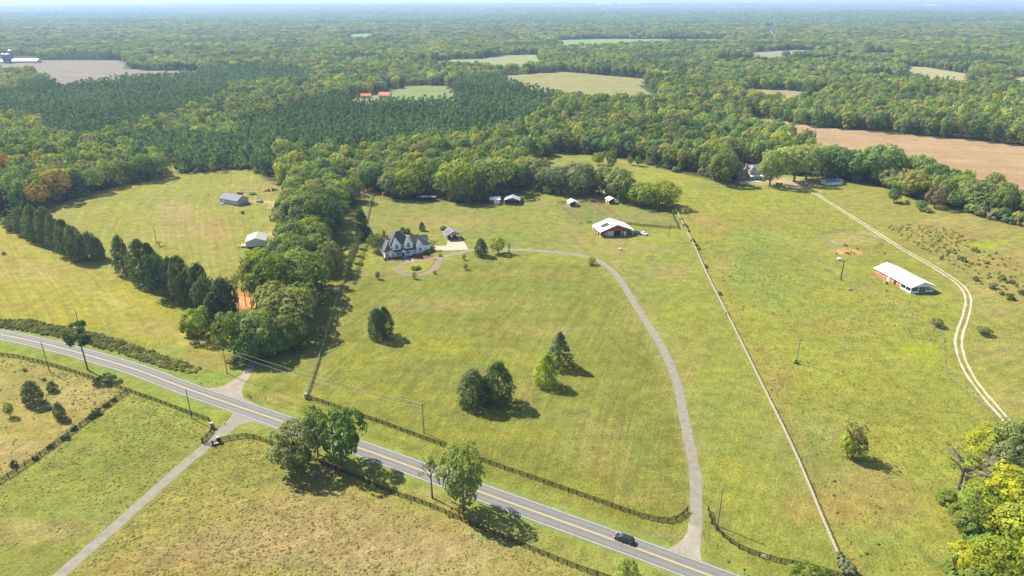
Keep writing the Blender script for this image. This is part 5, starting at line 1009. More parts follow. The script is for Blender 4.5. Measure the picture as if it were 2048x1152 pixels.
for i in range(24): b.box(-.42, 5.88, .4 + i * 1.02, .44 + i * 1.02, 0, 0) if False else None
# grey manufactured houses at left
z_ = lambda a, c: (380 + a / 6.4, 340 + c / 6.4)
X0, Y0 = G(*z_(390, 420)); h = empty('grey_house', (X0, Y0, 0), R(-28), 'long grey house with a slate roof and white-framed windows in the left meadow', 'house')
b = MB(); gable(b, 0, 15.7, 0, 9.0, .5, 3.2, 5.6, 'x'); b.build('wall', GREYW, h); b = MB(); b.box(.1, 15.6, .1, 8.9, 0, .5); b.build('skirting', GREYW, h); roof_planes(h, SHING2, 0, 15.7, 0, 9, 3.2, 5.6, 'x', .35, .12)
for i, x in enumerate((1.4, 5.3, 6.9, 9.6, 14.0)): window(h, x, 1.4, 1.0, 1.3, 0)
door(h, 3.3, .9, 2.0, 0, TRIM, .6); window(h, 4.5, 1.5, .8, 1.1, 15.7, 'right', bars=0); b = MB(); b.box(1.6, 5.0, -2.2, -.02, .4, .55); b.box(1.6, 1.7, -2.2, -2.1, .55, 1.4); b.box(4.9, 5, -2.2, -2.1, .55, 1.4); b.box(1.6, 5, -2.2, -2.12, 1.3, 1.4)
for k in range(3): b.box(2.6, 3.8, -2.6 - k * .3, -2.3 - k * .3, 0, .38 - k * .13)
b.build('deck', mat('grey_deck', (.28, .25, .22), .9, .2), h)
b = MB(); b.box(13.2, 14.4, -1.0, -.02, 0, .45); b.build('steps', WOODD, h)
X0, Y0 = G(*z_(722, 1005)); h = empty('grey_house', (X0, Y0, 0), R(14), 'small pale grey gabled house with raw wooden decks on both sides', 'house')
b = MB(); gable(b, 0, 10.2, 0, 11.5, .7, 3.5, 5.2); b.build('wall', mat('pale_grey_siding', (.52, .56, .60), .7, .04), h); b = MB(); b.box(.15, 10.05, .15, 11.35, 0, .7); b.build('skirting', DARK, h); roof_planes(h, mat('light_grey_shingle', (.28, .28, .265), .95, .1, 2.5), 0, 10.2, 0, 11.5, 3.5, 5.2, 'y', .35, .12)
b = MB(); b.box(-3.2, -.02, 2.0, 6.5, .6, .75); b.box(-5.0, -3.2, 3.8, 5.2, .3, .42)
for y in (2.0, 6.4): b.box(-3.2, 0 - .02, y, y + .08, 1.45, 1.55)
for y in (2, 3.5, 5, 6.4): b.box(-3.2, -3.1, y, y + .1, 0, 1.55)
b.build('left_deck', WOODT, h); b = MB(); b.box(10.22, 12.8, 4, 8.5, .6, .75)
for y in (4, 6.2, 8.4): b.box(12.7, 12.8, y, y + .1, 0, 1.5)
b.box(12.7, 12.78, 4, 8.5, 1.4, 1.5); b.build('right_deck', WOODT, h)
for y in (2, 9): window(h, y, 1.7, 1.0, 1.2, 10.2, 'right', bars=0); window(h, y + .6, 1.7, 1.0, 1.2, 0, 'left', bars=0)
# brick farmhouse and garage at upper right
z_ = lambda a, c: (1400 + a / 6.4, 300 + c / 6.4)
X0, Y0 = G(*z_(480, 385)); h = empty('farmhouse', (X0, Y0, 0), R(6), 'brown brick farmhouse with a white two-storey porch, half hidden by trees at upper right', 'house')
b = MB(); gable(b, 0, 8.5, 0, 10, 0, 3.4, 8.2); b.build('brick_wing', BROWNB, h); roof_planes(h, SHING, 0, 8.5, 0, 10, 3.4, 8.2, 'y', .4, .14)
b = MB(); gable(b, 8.5, 19, 2, 11, 0, 6.2, 9.6, 'x'); b.build('wall', mat('beige_siding', (.48, .42, .36), .7, .06), h); roof_planes(h, SHING2, 8.5, 19, 2, 11, 6.2, 9.6, 'x', .4, .14)
d = MB(); gable(d, 8.7, 13.7, .2, 4, 3, 6.6, 9.6); dd = d.build('gable', mat('beige_siding', (.48, .42, .36), .7, .06), h); roof_planes(dd, SHING2, 8.7, 13.7, .2, 5, 6.6, 9.6, 'y', .35, .12); window(dd, 11.2, 4.3, 1.6, 1.3, .2)
b = MB(); b.slab([(8.8, -2.2, 3.0), (18, -2.2, 3.0), (18, .15, 3.4), (8.8, .15, 3.4)], .12); b.build('porch_roof', TRIM, h)
for x in (9, 12, 15, 17.8): b = MB(); b.box(x - .1, x + .1, -2.1, -1.9, 0, 2.85); b.build('porch_post', TRIM, h)
b = MB(); b.box(6.9, 8.1, 4, 5, 0, 10.8); b.build('chimney', mat('orange_brick', (.42, .22, .12), .9, .2), h); window(h, 4.2, 1.2, 2.6, 1.3, 0, bars=2); window(h, 4.2, 5.0, 1.2, 1.2, 0); window(h, 16, 1.0, 1.4, 1.6, 2)
b = MB(); b.box(4, 16, -6.4, -2.4, 0, .15); b.build('patio', mat('pale_patio', (.36, .42, .42), .8, .15), h)
X0, Y0 = G(*z_(1625, 455)); h = empty('garage', (X0, Y0, 0), R(12), 'long low garage with a dark blue roof under the upper right trees', 'garage')
b = MB(); gable(b, 0, 12.5, 0, 7, 0, 2.4, 3.7, 'x'); b.build('wall', mat('cream_siding', (.62, .60, .50), .7, .06), h); roof_planes(h, mat('slate_blue_roof', (.11, .14, .19), .6, .12), 0, 12.5, 0, 7, 2.4, 3.7, 'x', .4, .12); door(h, 2, 1.0, 2.0, 0, TRIM); b = MB(); b.box(3.4, 11.6, -.04, -.005, .3, 2.1); b.build('garage_door', TRIM, h)
X0, Y0 = G(*z_(975, 462)); h = empty('wood_shelter', (X0, Y0, 0), R(-3), 'small dark wooden firewood shelter in front of the farmhouse trees', 'shelter')
b = MB(); b.box(0, .1, 0, 1.6, 0, 2); b.box(4.3, 4.4, 0, 1.6, 0, 2); b.box(.11, 4.29, 1.5, 1.6, 0, 1.7); b.build('frame', WOODD, h); b = MB(); b.slab([(-.2, -.2, 2.35), (4.6, -.2, 2.35), (4.6, 1.8, 2.1), (-.2, 1.8, 2.1)], .08); b.build('roof', WOODR, h)
b = MB(); 
for i in range(9):
    for k in range(3): b.tube((.35 + i * .45, .2, .25 + k * .4), (.35 + i * .45, 1.4, .25 + k * .4), .2, n=7)
b.build('firewood', WOODT, h)
# far buildings
def far_box(px, py, L, D_, ze, zr, rz, name, label, cat, wm, rm, nw=3):
    X0, Y0 = G(px, py); h = empty(name, (X0, Y0, float(hill(X0, Y0)) + .3), R(rz), label, cat); b = MB(); gable(b, 0, L, 0, D_, -2, ze, zr, 'x'); b.build('wall', wm, h); roof_planes(h, rm, 0, L, 0, D_, ze, zr, 'x', .5, .2)
    for i in range(nw): window(h, L * (i + .7) / (nw + .4), .9, min(1.4, L / 9), 1.5, 0, bars=0)
    return h
RROOF = mat('orange_red_roof', (.48, .14, .08), .7, .1); CREAM = mat('cream_wall', (.60, .56, .48), .7, .05)
far_box(722, 197, 13, 9, 3, 5.5, 8, 'red_roofed_house', 'orange-red roofed house far off, left of the pair before the pine wood', 'house', CREAM, RROOF)
far_box(757, 196, 15, 10, 3.4, 7.0, -12, 'red_roofed_house', 'orange-red roofed house far off, right of the pair before the pine wood', 'house', CREAM, RROOF)
far_box(857, 171, 6, 5, 2.4, 3.4, 0, 'pale_shed', 'tiny pale shed at the back of the small far meadow', 'shed', CREAM, GALV, 0)
far_box(-60, 127.5, 72, 14, 4, 7, 1, 'cattle_barn', 'long low barn with a white roof left of the silos', 'barn', GREYW, WROOF, 0)
far_box(24, 126.5, 52, 16, 4, 7.5, 1, 'cattle_barn', 'long low barn with a white roof right of the silos', 'barn', GREYW, WROOF, 0)
SILO = mat('dark_silo_wall', (.12, .13, .17), .5, .1)
for px, py, hh, l in ((11, 127, 17, 'dark silo with a white dome cap, leftmost of the three'), (19.5, 127.5, 17.5, 'dark silo with a white dome cap, middle of the three'), (26, 124, 22, 'pale-capped silo standing behind the other two')):
    X0, Y0 = G(px, py); s = empty('silo', (X0, Y0, float(hill(X0, Y0))), 0, l, 'silo', 'silos of the far left farm'); b = MB(); b.lathe([(4.3, -1), (4.3, hh)], 18); b.build('silo_body', SILO, s); b = MB(); b.lathe([(4.35, hh), (3.9, hh + 1.3), (2.6, hh + 2.4), (.3, hh + 3)], 18); b.build('dome', WROOF, s)
    b = MB(); b.box(-.5, .5, -4.9, -4.3, 0, hh); b.build('ladder_chute', GALV, s)
far_box(1536, 44, 40, 18, 6, 10, 10, 'far_farmhouse', 'white farm building beside the far pale road', 'house', CREAM, WROOF, 0); far_box(1552, 43, 30, 18, 6, 10, -8, 'far_farmhouse', 'second white farm building right of the far pale road', 'house', CREAM, WROOF, 0)
far_box(1662, 51, 30, 16, 5, 9, 4, 'far_farmhouse', 'lone white roof in the far woods right of the pale road', 'house', CREAM, WROOF, 0)
far_box(1996, 148, 20, 12, 4, 7.5, -8, 'far_farmhouse', 'pale grey house near the far right field', 'house', CREAM, GALV, 3); far_box(1930, 146, 12, 9, 4, 6.5, 5, 'far_farmhouse', 'brown house with a pale gable at the edge of the far right field', 'house', BROWNB, SHING2, 2)
for px, L, l in ((1192, 430, 'long white warehouse on the horizon, left one'), (1238, 480, 'long white warehouse on the horizon, right one'), (1850, 430, 'long white warehouse on the right horizon'), (1920, 600, 'very long pale warehouse at the far right horizon')):
    far_box(px, 14, L, 160, 40, 48, 2, 'warehouse', l, 'warehouse', WROOF, WROOF, 0)
# ------------------------------------------------------------------ fences
def fence(name, P, label, cat='fence', gap=2.44, hgt=1.45, rails=4, rm=WOODD, pm=None, rw=.17, cap=False, pr=.09, z0=.28, lim=290):
    P = crom(P, 1.0) if len(P) > 2 else np.array([np.array(P[0]) + (np.array(P[1]) - np.array(P[0])) * t for t in np.linspace(0, 1, max(2, int(np.hypot(P[1][0] - P[0][0], P[1][1] - P[0][1]))))])
    s = np.concatenate([[0], np.cumsum(np.linalg.norm(np.diff(P, axis=0), axis=1))]); n = max(1, round(s[-1] / gap)); q = np.linspace(0, s[-1], n + 1)
    K = np.stack([np.interp(q, s, P[:, 0]), np.interp(q, s, P[:, 1])], 1); o0 = K[0]; root = empty(name, (o0[0], o0[1], 0), 0, label, cat)
    pb = MB(); pb.box(-pr, pr, -pr, pr, -.1, hgt); pme = pb.mesh('post', pm or rm); rb = MB(); rb.box(0, 1, -.02, .02, -rw / 2, rw / 2); rme = rb.mesh('rail', rm); r_ = random.Random(3)
    for i, k in enumerate(K):
        if i >= lim: break
        d = K[min(i + 1, n)] - K[max(i - 1, 0)]; o = obj('post', pme, root, (k[0] - o0[0], k[1] - o0[1], r_.uniform(-.04, .03)), math.atan2(d[1], d[0])); o.rotation_euler[0] = r_.uniform(-.02, .02)
    zs = [z0 + (hgt - .12 - z0) * j / max(1, rails - 1) for j in range(rails)]; rest = MB(); cnt = 0
    for i in range(n):
        a, c = K[i], K[i + 1]; d = c - a; L = np.hypot(*d); th = math.atan2(d[1], d[0]); nn = np.array([-d[1], d[0]]) / L * (pr + .025)
        for z in zs:
            if cnt < lim:
                o = obj('rail', rme, root, (a[0] - o0[0] + nn[0], a[1] - o0[1] + nn[1], z + r_.uniform(-.012, .012)), th); o.scale = (L * .998, 1, 1); o.rotation_euler[1] = r_.uniform(-.005, .005); cnt += 1
            else:
                p = a - o0 + nn; e = c - o0 + nn; rest.add([(p[0], p[1], z - rw / 2), (e[0], e[1], z - rw / 2), (e[0], e[1], z + rw / 2), (p[0], p[1], z + rw / 2), (p[0] - nn[0] * .4, p[1] - nn[1] * .4, z - rw / 2), (e[0] - nn[0] * .4, e[1] - nn[1] * .4, z - rw / 2), (e[0] - nn[0] * .4, e[1] - nn[1] * .4, z + rw / 2), (p[0] - nn[0] * .4, p[1] - nn[1] * .4, z + rw / 2)], [(0, 1, 2, 3), (7, 6, 5, 4), (3, 2, 6, 7), (4, 5, 1, 0)])
    if rest.v: rest.build('rail', rm, root)['kind'] = 'stuff'
    return root
W = lambda L: [G(*p) for p in L]
fence('board_fence', W(FENCE_A), 'long black four-board fence along the far side of the road, curving in at the driveway')
fence('rail_fence', W(FENCE_B), 'long pale weathered fence running straight up between the two right pastures', rm=WOODG, rw=.17, rails=4, hgt=1.4, pr=.09)
fence('rail_fence', W(FENCE_C), 'grey board fence up the left side of the front meadow, partly in tree shadow', rm=mat('grey_board', (.23, .20, .17), .9, .2, 3))
fence('board_fence', W(FENCE_D), 'black four-board fence below the road at lower left, ending at the gate')
fence('board_fence', W(FENCE_E), 'dark board fence branching down to the left edge between dry and green fields')
fence('board_fence', W(FENCE_H), 'black four-board fence right of the lane gate, running under the roadside trees')
fence('board_fence', W([(1416.5, 1021), (1421.5, 1045), (1433.5, 1062), (1467.6, 1091), (1512, 1111.8), (1573.6, 1129), (1594, 1132), (1660, 1149), (1720, 1170)]), 'black curved board fence right of the driveway mouth')
fence('paddock_fence', W([(1116, 404), (1127, 417), (1144, 432), (1161, 448)]), 'reddish board fence, leftmost of the paddocks', rm=WOODR)
fence('paddock_fence', W([(1176, 404), (1198, 422), (1222, 440)]), 'reddish board fence in the middle of the paddocks, left line of the double one', rm=WOODR, pr=.09)
fence('paddock_fence', W([(1186, 403), (1222, 424), (1253, 447)]), 'reddish board fence in the middle of the paddocks, right line of the double one', rm=WOODR, pr=.09)
fence('paddock_fence', W([(1255, 449.5), (1300, 454), (1358, 458)]), 'dark board fence along the front of the right paddock', rm=mat('brown_board', (.12, .08, .055), .9, .2, 3))
fence('paddock_fence', W([(1174, 446), (1184, 447)]), 'short dark board fence left behind the red barn', rm=mat('brown_board', (.12, .08, .055), .9, .2, 3))
fence('paddock_fence', W([(1341, 422), (1357, 457)]), 'brown board fence closing the right end of the paddock', rm=mat('brown_board', (.12, .08, .055), .9, .2, 3))
fence('paddock_fence', W([(1237, 399.5), (1272.5, 411)]), 'reddish board fence behind the right run-in shed', rm=WOODR)
fence('paddock_fence', W([(1273, 411), (1340, 422)]), 'dark board fence under the rounded yellow-green tree', rm=mat('brown_board', (.12, .08, .055), .9, .2, 3))
fence('paddock_fence', W([(1118, 406.5), (1131, 406)]), 'short dark fence left of the left run-in shed', rm=mat('brown_board', (.12, .08, .055), .9, .2, 3))
fence('paddock_fence', W([(1160, 405.5), (1174, 405)]), 'short dark fence right of the left run-in shed', rm=mat('brown_board', (.12, .08, .055), .9, .2, 3))
fence('paddock_fence', W([(1183, 403), (1205, 402)]), 'short dark fence left of the right run-in shed', rm=mat('brown_board', (.12, .08, .055), .9, .2, 3))
WIRE = mat('wire', (.30, .31, .30), .5, 0, metal=.5)
fence('wire_fence', W([(1624, 510), (1681, 547), (1740, 583), (1830, 640), (1880, 665), (1888, 730), (1912, 768), (1990, 830)]), 'thin wire fence on slim posts beside the gravel track pasture', gap=5, rails=3, rm=WIRE, rw=.025, pr=.04, pm=WOODG, hgt=1.2)
fence('wire_fence', W([(946, 458), (950, 420), (952, 415)]), 'thin wire fence on slim dark posts across the upper lawn', gap=14, rails=2, rm=WIRE, rw=.02, pr=.06, pm=WOODD, hgt=1.3)
# round pen
cx, cy = G(1704, 480.5); root = empty('round_pen', (cx, cy, 0), 0, 'large round livestock pen of thin pipe panels beside the gravel track', 'pen'); n = 36; rr = 14.2
PIPE = mat('green_grey_pipe', (.16, .21, .20), .5, .1, metal=.4); pb = MB(); pb.tube((0, 0, 0), (0, 0, 1.7), .035); pme = pb.mesh('post', PIPE)
L = 2 * rr * math.sin(math.pi / n); b = MB()
for z in (.3, .65, 1.0, 1.35, 1.65): b.tube((0, 0, z), (L - .1, 0, z), .022, n=4)
for x in (L * .25, L * .5, L * .75): b.tube((x, 0, .3), (x, 0, 1.65), .018, n=4)
gme = b.mesh('pen_panel', PIPE)
for i in range(n):
    a = 2 * math.pi * i / n; x, y = rr * math.cos(a), rr * math.sin(a) * 1.02; a2 = 2 * math.pi * (i + 1) / n; x2, y2 = rr * math.cos(a2), rr * math.sin(a2) * 1.02
    obj('post', pme, root, (x, y, 0)); obj('pen_panel', gme, root, (x, y, 0), math.atan2(y2 - y, x2 - x))
# gate with its pillars at the lane
BLK = mat('black_iron', (.03, .03, .03), .5, 0, metal=.3); STONE = mat('grey_stone', (.30, .29, .28), .9, .25, 4); ga, gb = np.array(G(405, 886.5)), np.array(G(426, 892)); d = gb - ga; L = np.hypot(*d); th = math.atan2(d[1], d[0])
root = empty('lane_gate', (ga[0], ga[1], 0), th, 'dark metal farm gate closed across the lane below the road', 'gate')
for s in (0, 1):
    b = MB(); x0 = .15 + s * (L / 2 - .1); x1 = x0 + L / 2 - .3; b.box(x0, x0 + .07, -.04, .04, .2, 1.5); b.box(x1 - .07, x1, -.04, .04, .2, 1.5)
    for z in (.2, .5, .8, 1.1, 1.43): b.box(x0 + .07, x1 - .07, -.03, .03, z, z + .07)
    b.prism([(x0 + .08, .28), (x0 + .16, .28), (x1 - .08, 1.42), (x1 - .16, 1.42)], 'y', -.02, .02); b.build('gate_leaf', BLK, root)
for x in (0, L): b = MB(); b.box(x - .13, x + .13, -.13, .13, 0, 1.75); b.box(x - .18, x + .18, -.18, .18, 1.75, 1.85); b.build('gate_post', WOODD, root)
for px, py, l in ((424.5, 856, 'square grey stone pillar at the bend of the fence left of the lane'), (437.5, 884.5, 'dark square pillar in the fence right of the lane gate'), (612, 797, 'pale-capped corner post where the side and road fences meet')):
    x, y = G(px, py); r = empty('fence_pillar', (x, y, 0), R(20), l, 'pillar'); b = MB(); b.box(-.4, .4, -.4, .4, 0, 1.8); b.build('shaft', STONE if px != 437.5 else WOODD, r); b = MB(); b.box(-.48, .48, -.48, .48, 1.8, 1.95); b.build('cap', CONC, r)
x, y = G(433, 889); r = empty('keypad_box', (x, y, 0), R(25), 'small yellow-topped box on the grass beside the lane gate', 'box'); b = MB(); b.box(-.7, .7, -.3, .3, 0, .5); b.build('case', WOODD, r); b = MB(); b.box(-.75, .75, -.35, .35, .5, .58); b.build('lid', mat('pale_yellow', (.6, .55, .25), .6, 0), r)
# ------------------------------------------------------------------ utility poles, power lines, posts
POLEM = mat('creosoted_pole', (.16, .13, .11), .9, .15, 3, stretch=(3, 3, .3)); POLES = {}
def pole(px, py, ty, label, arm=False, trf=False, group='roadside utility poles'):
    x, y = G(px, py); h = HG((px, py), ty); r = empty('utility_pole', (x, y, 0), R(-25), label, 'pole', group); b = MB(); b.tube((0, 0, -.2), (0, 0, h), .16, .11, 8); b.build('shaft', POLEM, r)
    b = MB(); b.lathe([(.05, h - .02), (.07, h + .12), (.03, h + .2)], 8); b.build('insulator', GALV, r)
    if arm: b = MB(); b.box(-1.1, 1.1, -.06, .06, h - .8, h - .66); b.build('crossarm', POLEM, r)
    if trf: b = MB(); b.lathe([(.25, h - 2.2), (.25, h - 1.3), (.1, h - 1.2)], 10, (.36, 0)); b.build('transformer', GALV, r)
    POLES[label] = (x, y, h); return r
pole(99.8, 744, 684, 'bare wooden utility pole at lower left, just inside the fence'); pole(454.6, 746.8, 694.5, 'wooden utility pole beside the gravel drive mouth')
pole(383.8, 836.6, 780, 'wooden utility pole at the end of the fence by the lane'); pole(848, 866, 807, 'lone wooden utility pole in the front meadow above the road fence')
pole(1435, 1052, 977, 'wooden utility pole right of the driveway mouth'); pole(163, 668, 616, 'utility pole standing behind the tall roadside pine')
pole(314.5, 489, 452, 'leaning utility pole with vines at its foot in the left meadow', group=None); pole(1592.4, 726, 677, 'slim utility pole with a bush at its foot in the right pasture', group=None)
pole(1338, 474.5, 439, 'utility pole right of the red barn', group=None); pole(1115.7, 417, 383, 'utility pole left of the small red sheds', arm=True, group=None); pole(1681, 560.5, 519, 'ivy-covered utility pole beside the long brick building', group=None)
x, y, h = POLES['ivy-covered utility pole beside the long brick building']; V = []
for i in range(26): V.append(((.12 * math.cos(i * 2.1), .12 * math.sin(i * 2.1), i / 26 * h * .95), (.32 - .008 * i, .32 - .008 * i, .35)))
tag(obj('ivy', npmesh('ivy', puffy(V, 22, .13, (0, 0, 0)), np.arange(26 * 22 * 4).reshape(-1, 4), M_DARK), None, (x, y, 0)), 'dark ivy climbing the utility pole by the long brick building', 'ivy')
T(1593, 728, 719, 9, 'bush', M_LIME, 'green bush at the foot of the slim pole in the right pasture'); T(319, 492, 481, 18, 'sparse', M_OLIVE, 'viny bush at the foot of the leaning meadow pole')
def wire(a, c, za, zc, sag, label, r=.035):
    b = MB(); prev = None
    for i in range(15):
        t = i / 14; p = (a[0] + (c[0] - a[0]) * t, a[1] + (c[1] - a[1]) * t, za + (zc - za) * t - sag * 4 * t * (1 - t))
        if prev: b.tube(prev, p, r, n=4, cap=False)
        prev = p
    tag(b.build('power_line', WIRE), label, 'power line', 'power lines between the roadside poles')
pk = lambda s: [v for k, v in POLES.items() if s in k][0]
A_, B_, C_, D_ = pk('behind the tall'), pk('gravel drive mouth'), pk('lone wooden'), pk('right of the driveway mouth')
wire(B_, C_, B_[2], C_[2], 1.0, 'upper power line crossing the gravel drive mouth towards the meadow pole'); wire(B_, C_, B_[2] - 1.4, C_[2] - 1.4, 1.5, 'lower power line crossing the gravel drive mouth towards the meadow pole')
wire(A_, B_, A_[2], B_[2], 1.0, 'thin power line from the pine to the gravel drive pole', .02); wire(C_, D_, C_[2], D_[2], 1.3, 'thin power line over the road fence towards the driveway mouth pole', .02)
for i, (px, py, ty, l) in enumerate([(1135, 468, 464, 'dark post in the lawn left of the red barn, upper'), (1141, 474, 469, 'dark post in the lawn left of the red barn, lower'), (1174, 503, 498, 'dark post just above the driveway bend'), (1247, 543, 536, 'dark post right of the driveway below the barn'), (1300, 503, 497, 'thin post in the pasture right of the white tank'), (955, 421, 416, 'short post in the upper lawn, far one'), (936, 453, 448, 'short post in the upper lawn, near one'), (1092, 436, 427, 'dark post in the lawn below the utility pole'), (450, 850, 846, 'small marker post at the road junction'), (1128, 397, 389, 'thin pole behind the left run-in shed')]):
    x, y = G(px, py); r = empty('post', (x, y, 0), 0, l, 'post'); b = MB(); b.tube((0, 0, -.1), (0, 0, max(.9, HG((px, py), ty))), .09, n=6); b.build('shaft', WOODD, r); b = MB(); z = max(.9, HG((px, py), ty)); b.box(-.11, .11, -.11, .11, z, z + .06); b.build('cap', STEEL, r)
# ------------------------------------------------------------------ vehicles
RUB = mat('tyre_rubber', (.02, .02, .02), .9, 0); RIM = mat('alloy_rim', (.45, .46, .48), .35, 0, metal=.7); LAMP = mat('lamp_glass', (.7, .72, .75), .15, 0, spec=.6); RLAMP = mat('red_lamp', (.35, .02, .02), .3, 0)
def car(px, py, rz, paint, label, L=4.75, Wd=1.85, Hh=1.62, suv=True, xy=None):
    x, y = xy or G(px, py); r = empty('car', (x, y, 0), R(rz), label, 'car'); PM = paint
    b = MB(); w2 = Wd / 2; prof = [(-L / 2, .35), (-L / 2 + .02, .78), (-L / 2 + .25, .92), (-L / 2 + 1.15, 1.02), (L / 2 - .35, 1.04), (L / 2 - .04, .92), (L / 2, .42), (L / 2 - .2, .26), (-L / 2 + .2, .26)]
    secs = [(-w2, .86), (-w2 + .07, 1.0), (w2 - .07, 1.0), (w2, .86)]; V = []
    for s, k in secs:
        for (a, z) in prof: V.append((a * (.985 if k < 1 else 1), s, z if z < .5 else .5 + (z - .5) * k))
    n = len(prof); Fc = [tuple(range(n)), tuple(range(3 * n, 4 * n))[::-1]]
    for j in range(3):
        for i in range(n): Fc.append((j * n + i, (j + 1) * n + i, (j + 1) * n + (i + 1) % n, j * n + (i + 1) % n))
    b.add(V, Fc); bd = b.build('body', PM, r); bv = bd.modifiers.new('bevel', 'BEVEL'); bv.width = .06; bv.segments = 2
    x0, x1, x2, x3 = -L / 2 + 1.0, -L / 2 + 1.85, L / 2 - (.55 if suv else 1.2), L / 2 - (.18 if suv else .45); zt = Hh; zb = 1.0; g_ = MB(); wi = w2 - .1; wt = w2 - .28
    g_.add([(x0, -wi, zb), (x3, -wi, zb), (x3, wi, zb), (x0, wi, zb), (x1, -wt, zt - .05), (x2, -wt, zt - .05), (x2, wt, zt - .05), (x1, wt, zt - .05)], [(0, 1, 5, 4), (1, 2, 6, 5), (2, 3, 7, 6), (3, 0, 4, 7), (4, 5, 6, 7)]); g_.build('windows', GLASS, r)
    t = MB(); t.add([(x1 - .05, -wt - .02, zt - .05), (x2 + .05, -wt - .02, zt - .05), (x2 + .05, wt + .02, zt - .05), (x1 - .05, wt + .02, zt - .05), (x1 + .1, -wt + .08, zt), (x2 - .1, -wt + .08, zt), (x2 - .1, wt - .08, zt), (x1 + .1, wt - .08, zt)], [(0, 1, 5, 4), (1, 2, 6, 5), (2, 3, 7, 6), (3, 0, 4, 7), (4, 5, 6, 7)])
    for s in (-1, 1):
        for (a, c) in (((x0, s * wi, zb), (x1, s * wt, zt - .04)), ((x3, s * wi, zb), (x2, s * wt, zt - .04)), (((x0 + x3) / 2 + .1, s * (wi + .01), zb), ((x1 + x2) / 2 + .1, s * (wt + .01), zt - .04))): t.tube(a, c, .045, n=4)
    t.build('roof', PM, r)
    for sx in (-L / 2 + .9, L / 2 - .88):
        for s in (-1, 1):
            q = MB(); q.tube((sx, s * (w2 - .2), .34), (sx, s * (w2 + .02), .34), .34, n=14); wh = q.build('wheel', RUB, r); q = MB(); q.tube((sx, s * (w2 + .021), .34), (sx, s * (w2 + .035), .34), .21, n=10); q.build('rim', RIM, wh)
    for s in (-1, 1):
        q = MB(); q.box(-L / 2 - .02, -L / 2 + .22, s * (w2 - .32) - .2, s * (w2 - .32) + .2, .68, .82); q.build('headlight', LAMP, r); q = MB(); q.box(L / 2 - .1, L / 2 + .02, s * (w2 - .22) - .12, s * (w2 - .22) + .12, .75, .95); q.build('tail_light', RLAMP, r)
        q = MB(); q.box(x0 + .25, x0 + .42, s * (w2 + .02) - .09, s * (w2 + .02) + .09, 1.0, 1.14); q.build('mirror', PM, r)
    q = MB(); q.box(-L / 2 - .03, -L / 2 + .02, -.45, .45, .42, .66); q.build('grille', BLK, r); return r
BLACKP = mat('black_paint', (.018, .020, .028), .18, 0, spec=.7); SILV = mat('silver_paint', (.62, .64, .67), .3, 0, spec=.6); NAVY = mat('dark_grey_paint', (.05, .055, .065), .25, 0, spec=.6)
# road car: on the far lane, driving up and to the left
i0 = int(np.argmin([abs(P2(*p)[0] - 1247) for p in road])); dv = road[i0 + 1] - road[i0 - 1]; nv = np.array([-dv[1], dv[0]]) / np.hypot(*dv)
car(0, 0, math.degrees(math.atan2(dv[1], dv[0])), BLACKP, 'black hatchback-style car driving left along the road, the only moving car', xy=G(1248.5, 1081.5))
car(1275, 468, 128, BLACKP, 'black car parked at the right end of the red barn'); car(1287.5, 468.5, 122, SILV, 'silver car parked right of the black one by the barn', Hh=1.5, suv=False)
X0, Y0 = G(894, 481.5); c_, s_ = math.cos(R(22)), math.sin(R(22))
for lx, ly, pm, l in ((2.3, 3.4, NAVY, 'dark car parked under the carport, left bay'), (5.4, 3.2, mat('maroon_paint', (.16, .03, .03), .25, 0, spec=.6), 'dark red vehicle parked under the carport, right bay')): car(0, 0, 112, pm, l, xy=(X0 + lx * c_ - ly * s_, Y0 + lx * s_ + ly * c_), L=4.3)
car(519.5, 404.5, -20, mat('teal_grey_paint', (.10, .14, .15), .3, 0), 'grey car parked on the grass right of the long grey house', suv=False, Hh=1.48)
# orange tractor in the barn's left bay
def tractor(x, y, rz, m, label):
    r = empty('tractor', (x, y, 0), R(rz), label, 'tractor'); b = MB(); b.box(-1.6, -.1, -.35, .35, .8, 1.4); b.box(-.1, 1.0, -.5, .5, .7, 1.1); b.build('body', m, r); b = MB(); b.box(.2, .7, -.28, .28, 1.1, 1.25); b.box(.62, .74, -.28, .28, 1.25, 1.7); b.build('seat', BLK, r)
    for xx, rad in ((.5, .75), (-1.3, .42)):
        for s in (-1, 1): q = MB(); q.tube((xx, s * .55, rad), (xx, s * .9, rad), rad, n=16); wh = q.build('wheel', RUB, r); q = MB(); q.tube((xx, s * .901, rad), (xx, s * .92, rad), rad * .55, n=12); q.build('rim', m, wh)
    b = MB(); b.tube((-1.5, -.4, .9), (-2.6, -.5, .5), .07); b.tube((-1.5, .4, .9), (-2.6, .5, .5), .07); b.prism([(-2.6, .1), (-3.2, .1), (-3.1, .5), (-2.6, .75)], 'y', -.85, .85); b.build('loader_bucket', m, r)
    b = MB()
    for s in (-.48, .48): b.tube((.85, s, 1.1), (.85, s, 2.3), .04)
    b.tube((.85, -.48, 2.3), (.85, .48, 2.3), .04); b.build('roll_bar', BLK, r); return r
ORG = mat('orange_paint', (.62, .20, .04), .4, .05)
X0, Y0 = G(1200, 475); c_, s_ = math.cos(R(12.9)), math.sin(R(12.9)); at = lambda lx, ly: (X0 + lx * c_ - ly * s_, Y0 + lx * s_ + ly * c_)
tractor(*at(1.0, 9.5), 100, ORG, 'orange tractor parked under the left lean-to of the red barn')
x, y = at(.2, 6.4); r = empty('orange_implement', (x, y, 0), R(30), 'orange mower deck at the left side of the red barn', 'mower'); b = MB(); b.box(-.9, .9, -.7, .7, .15, .45); b.build('deck', ORG, r)
for s in (-.7, .7): q = MB(); q.tube((-.95, s, .2), (-1.15, s, .2), .2, n=10); q.build('wheel', RUB, r)
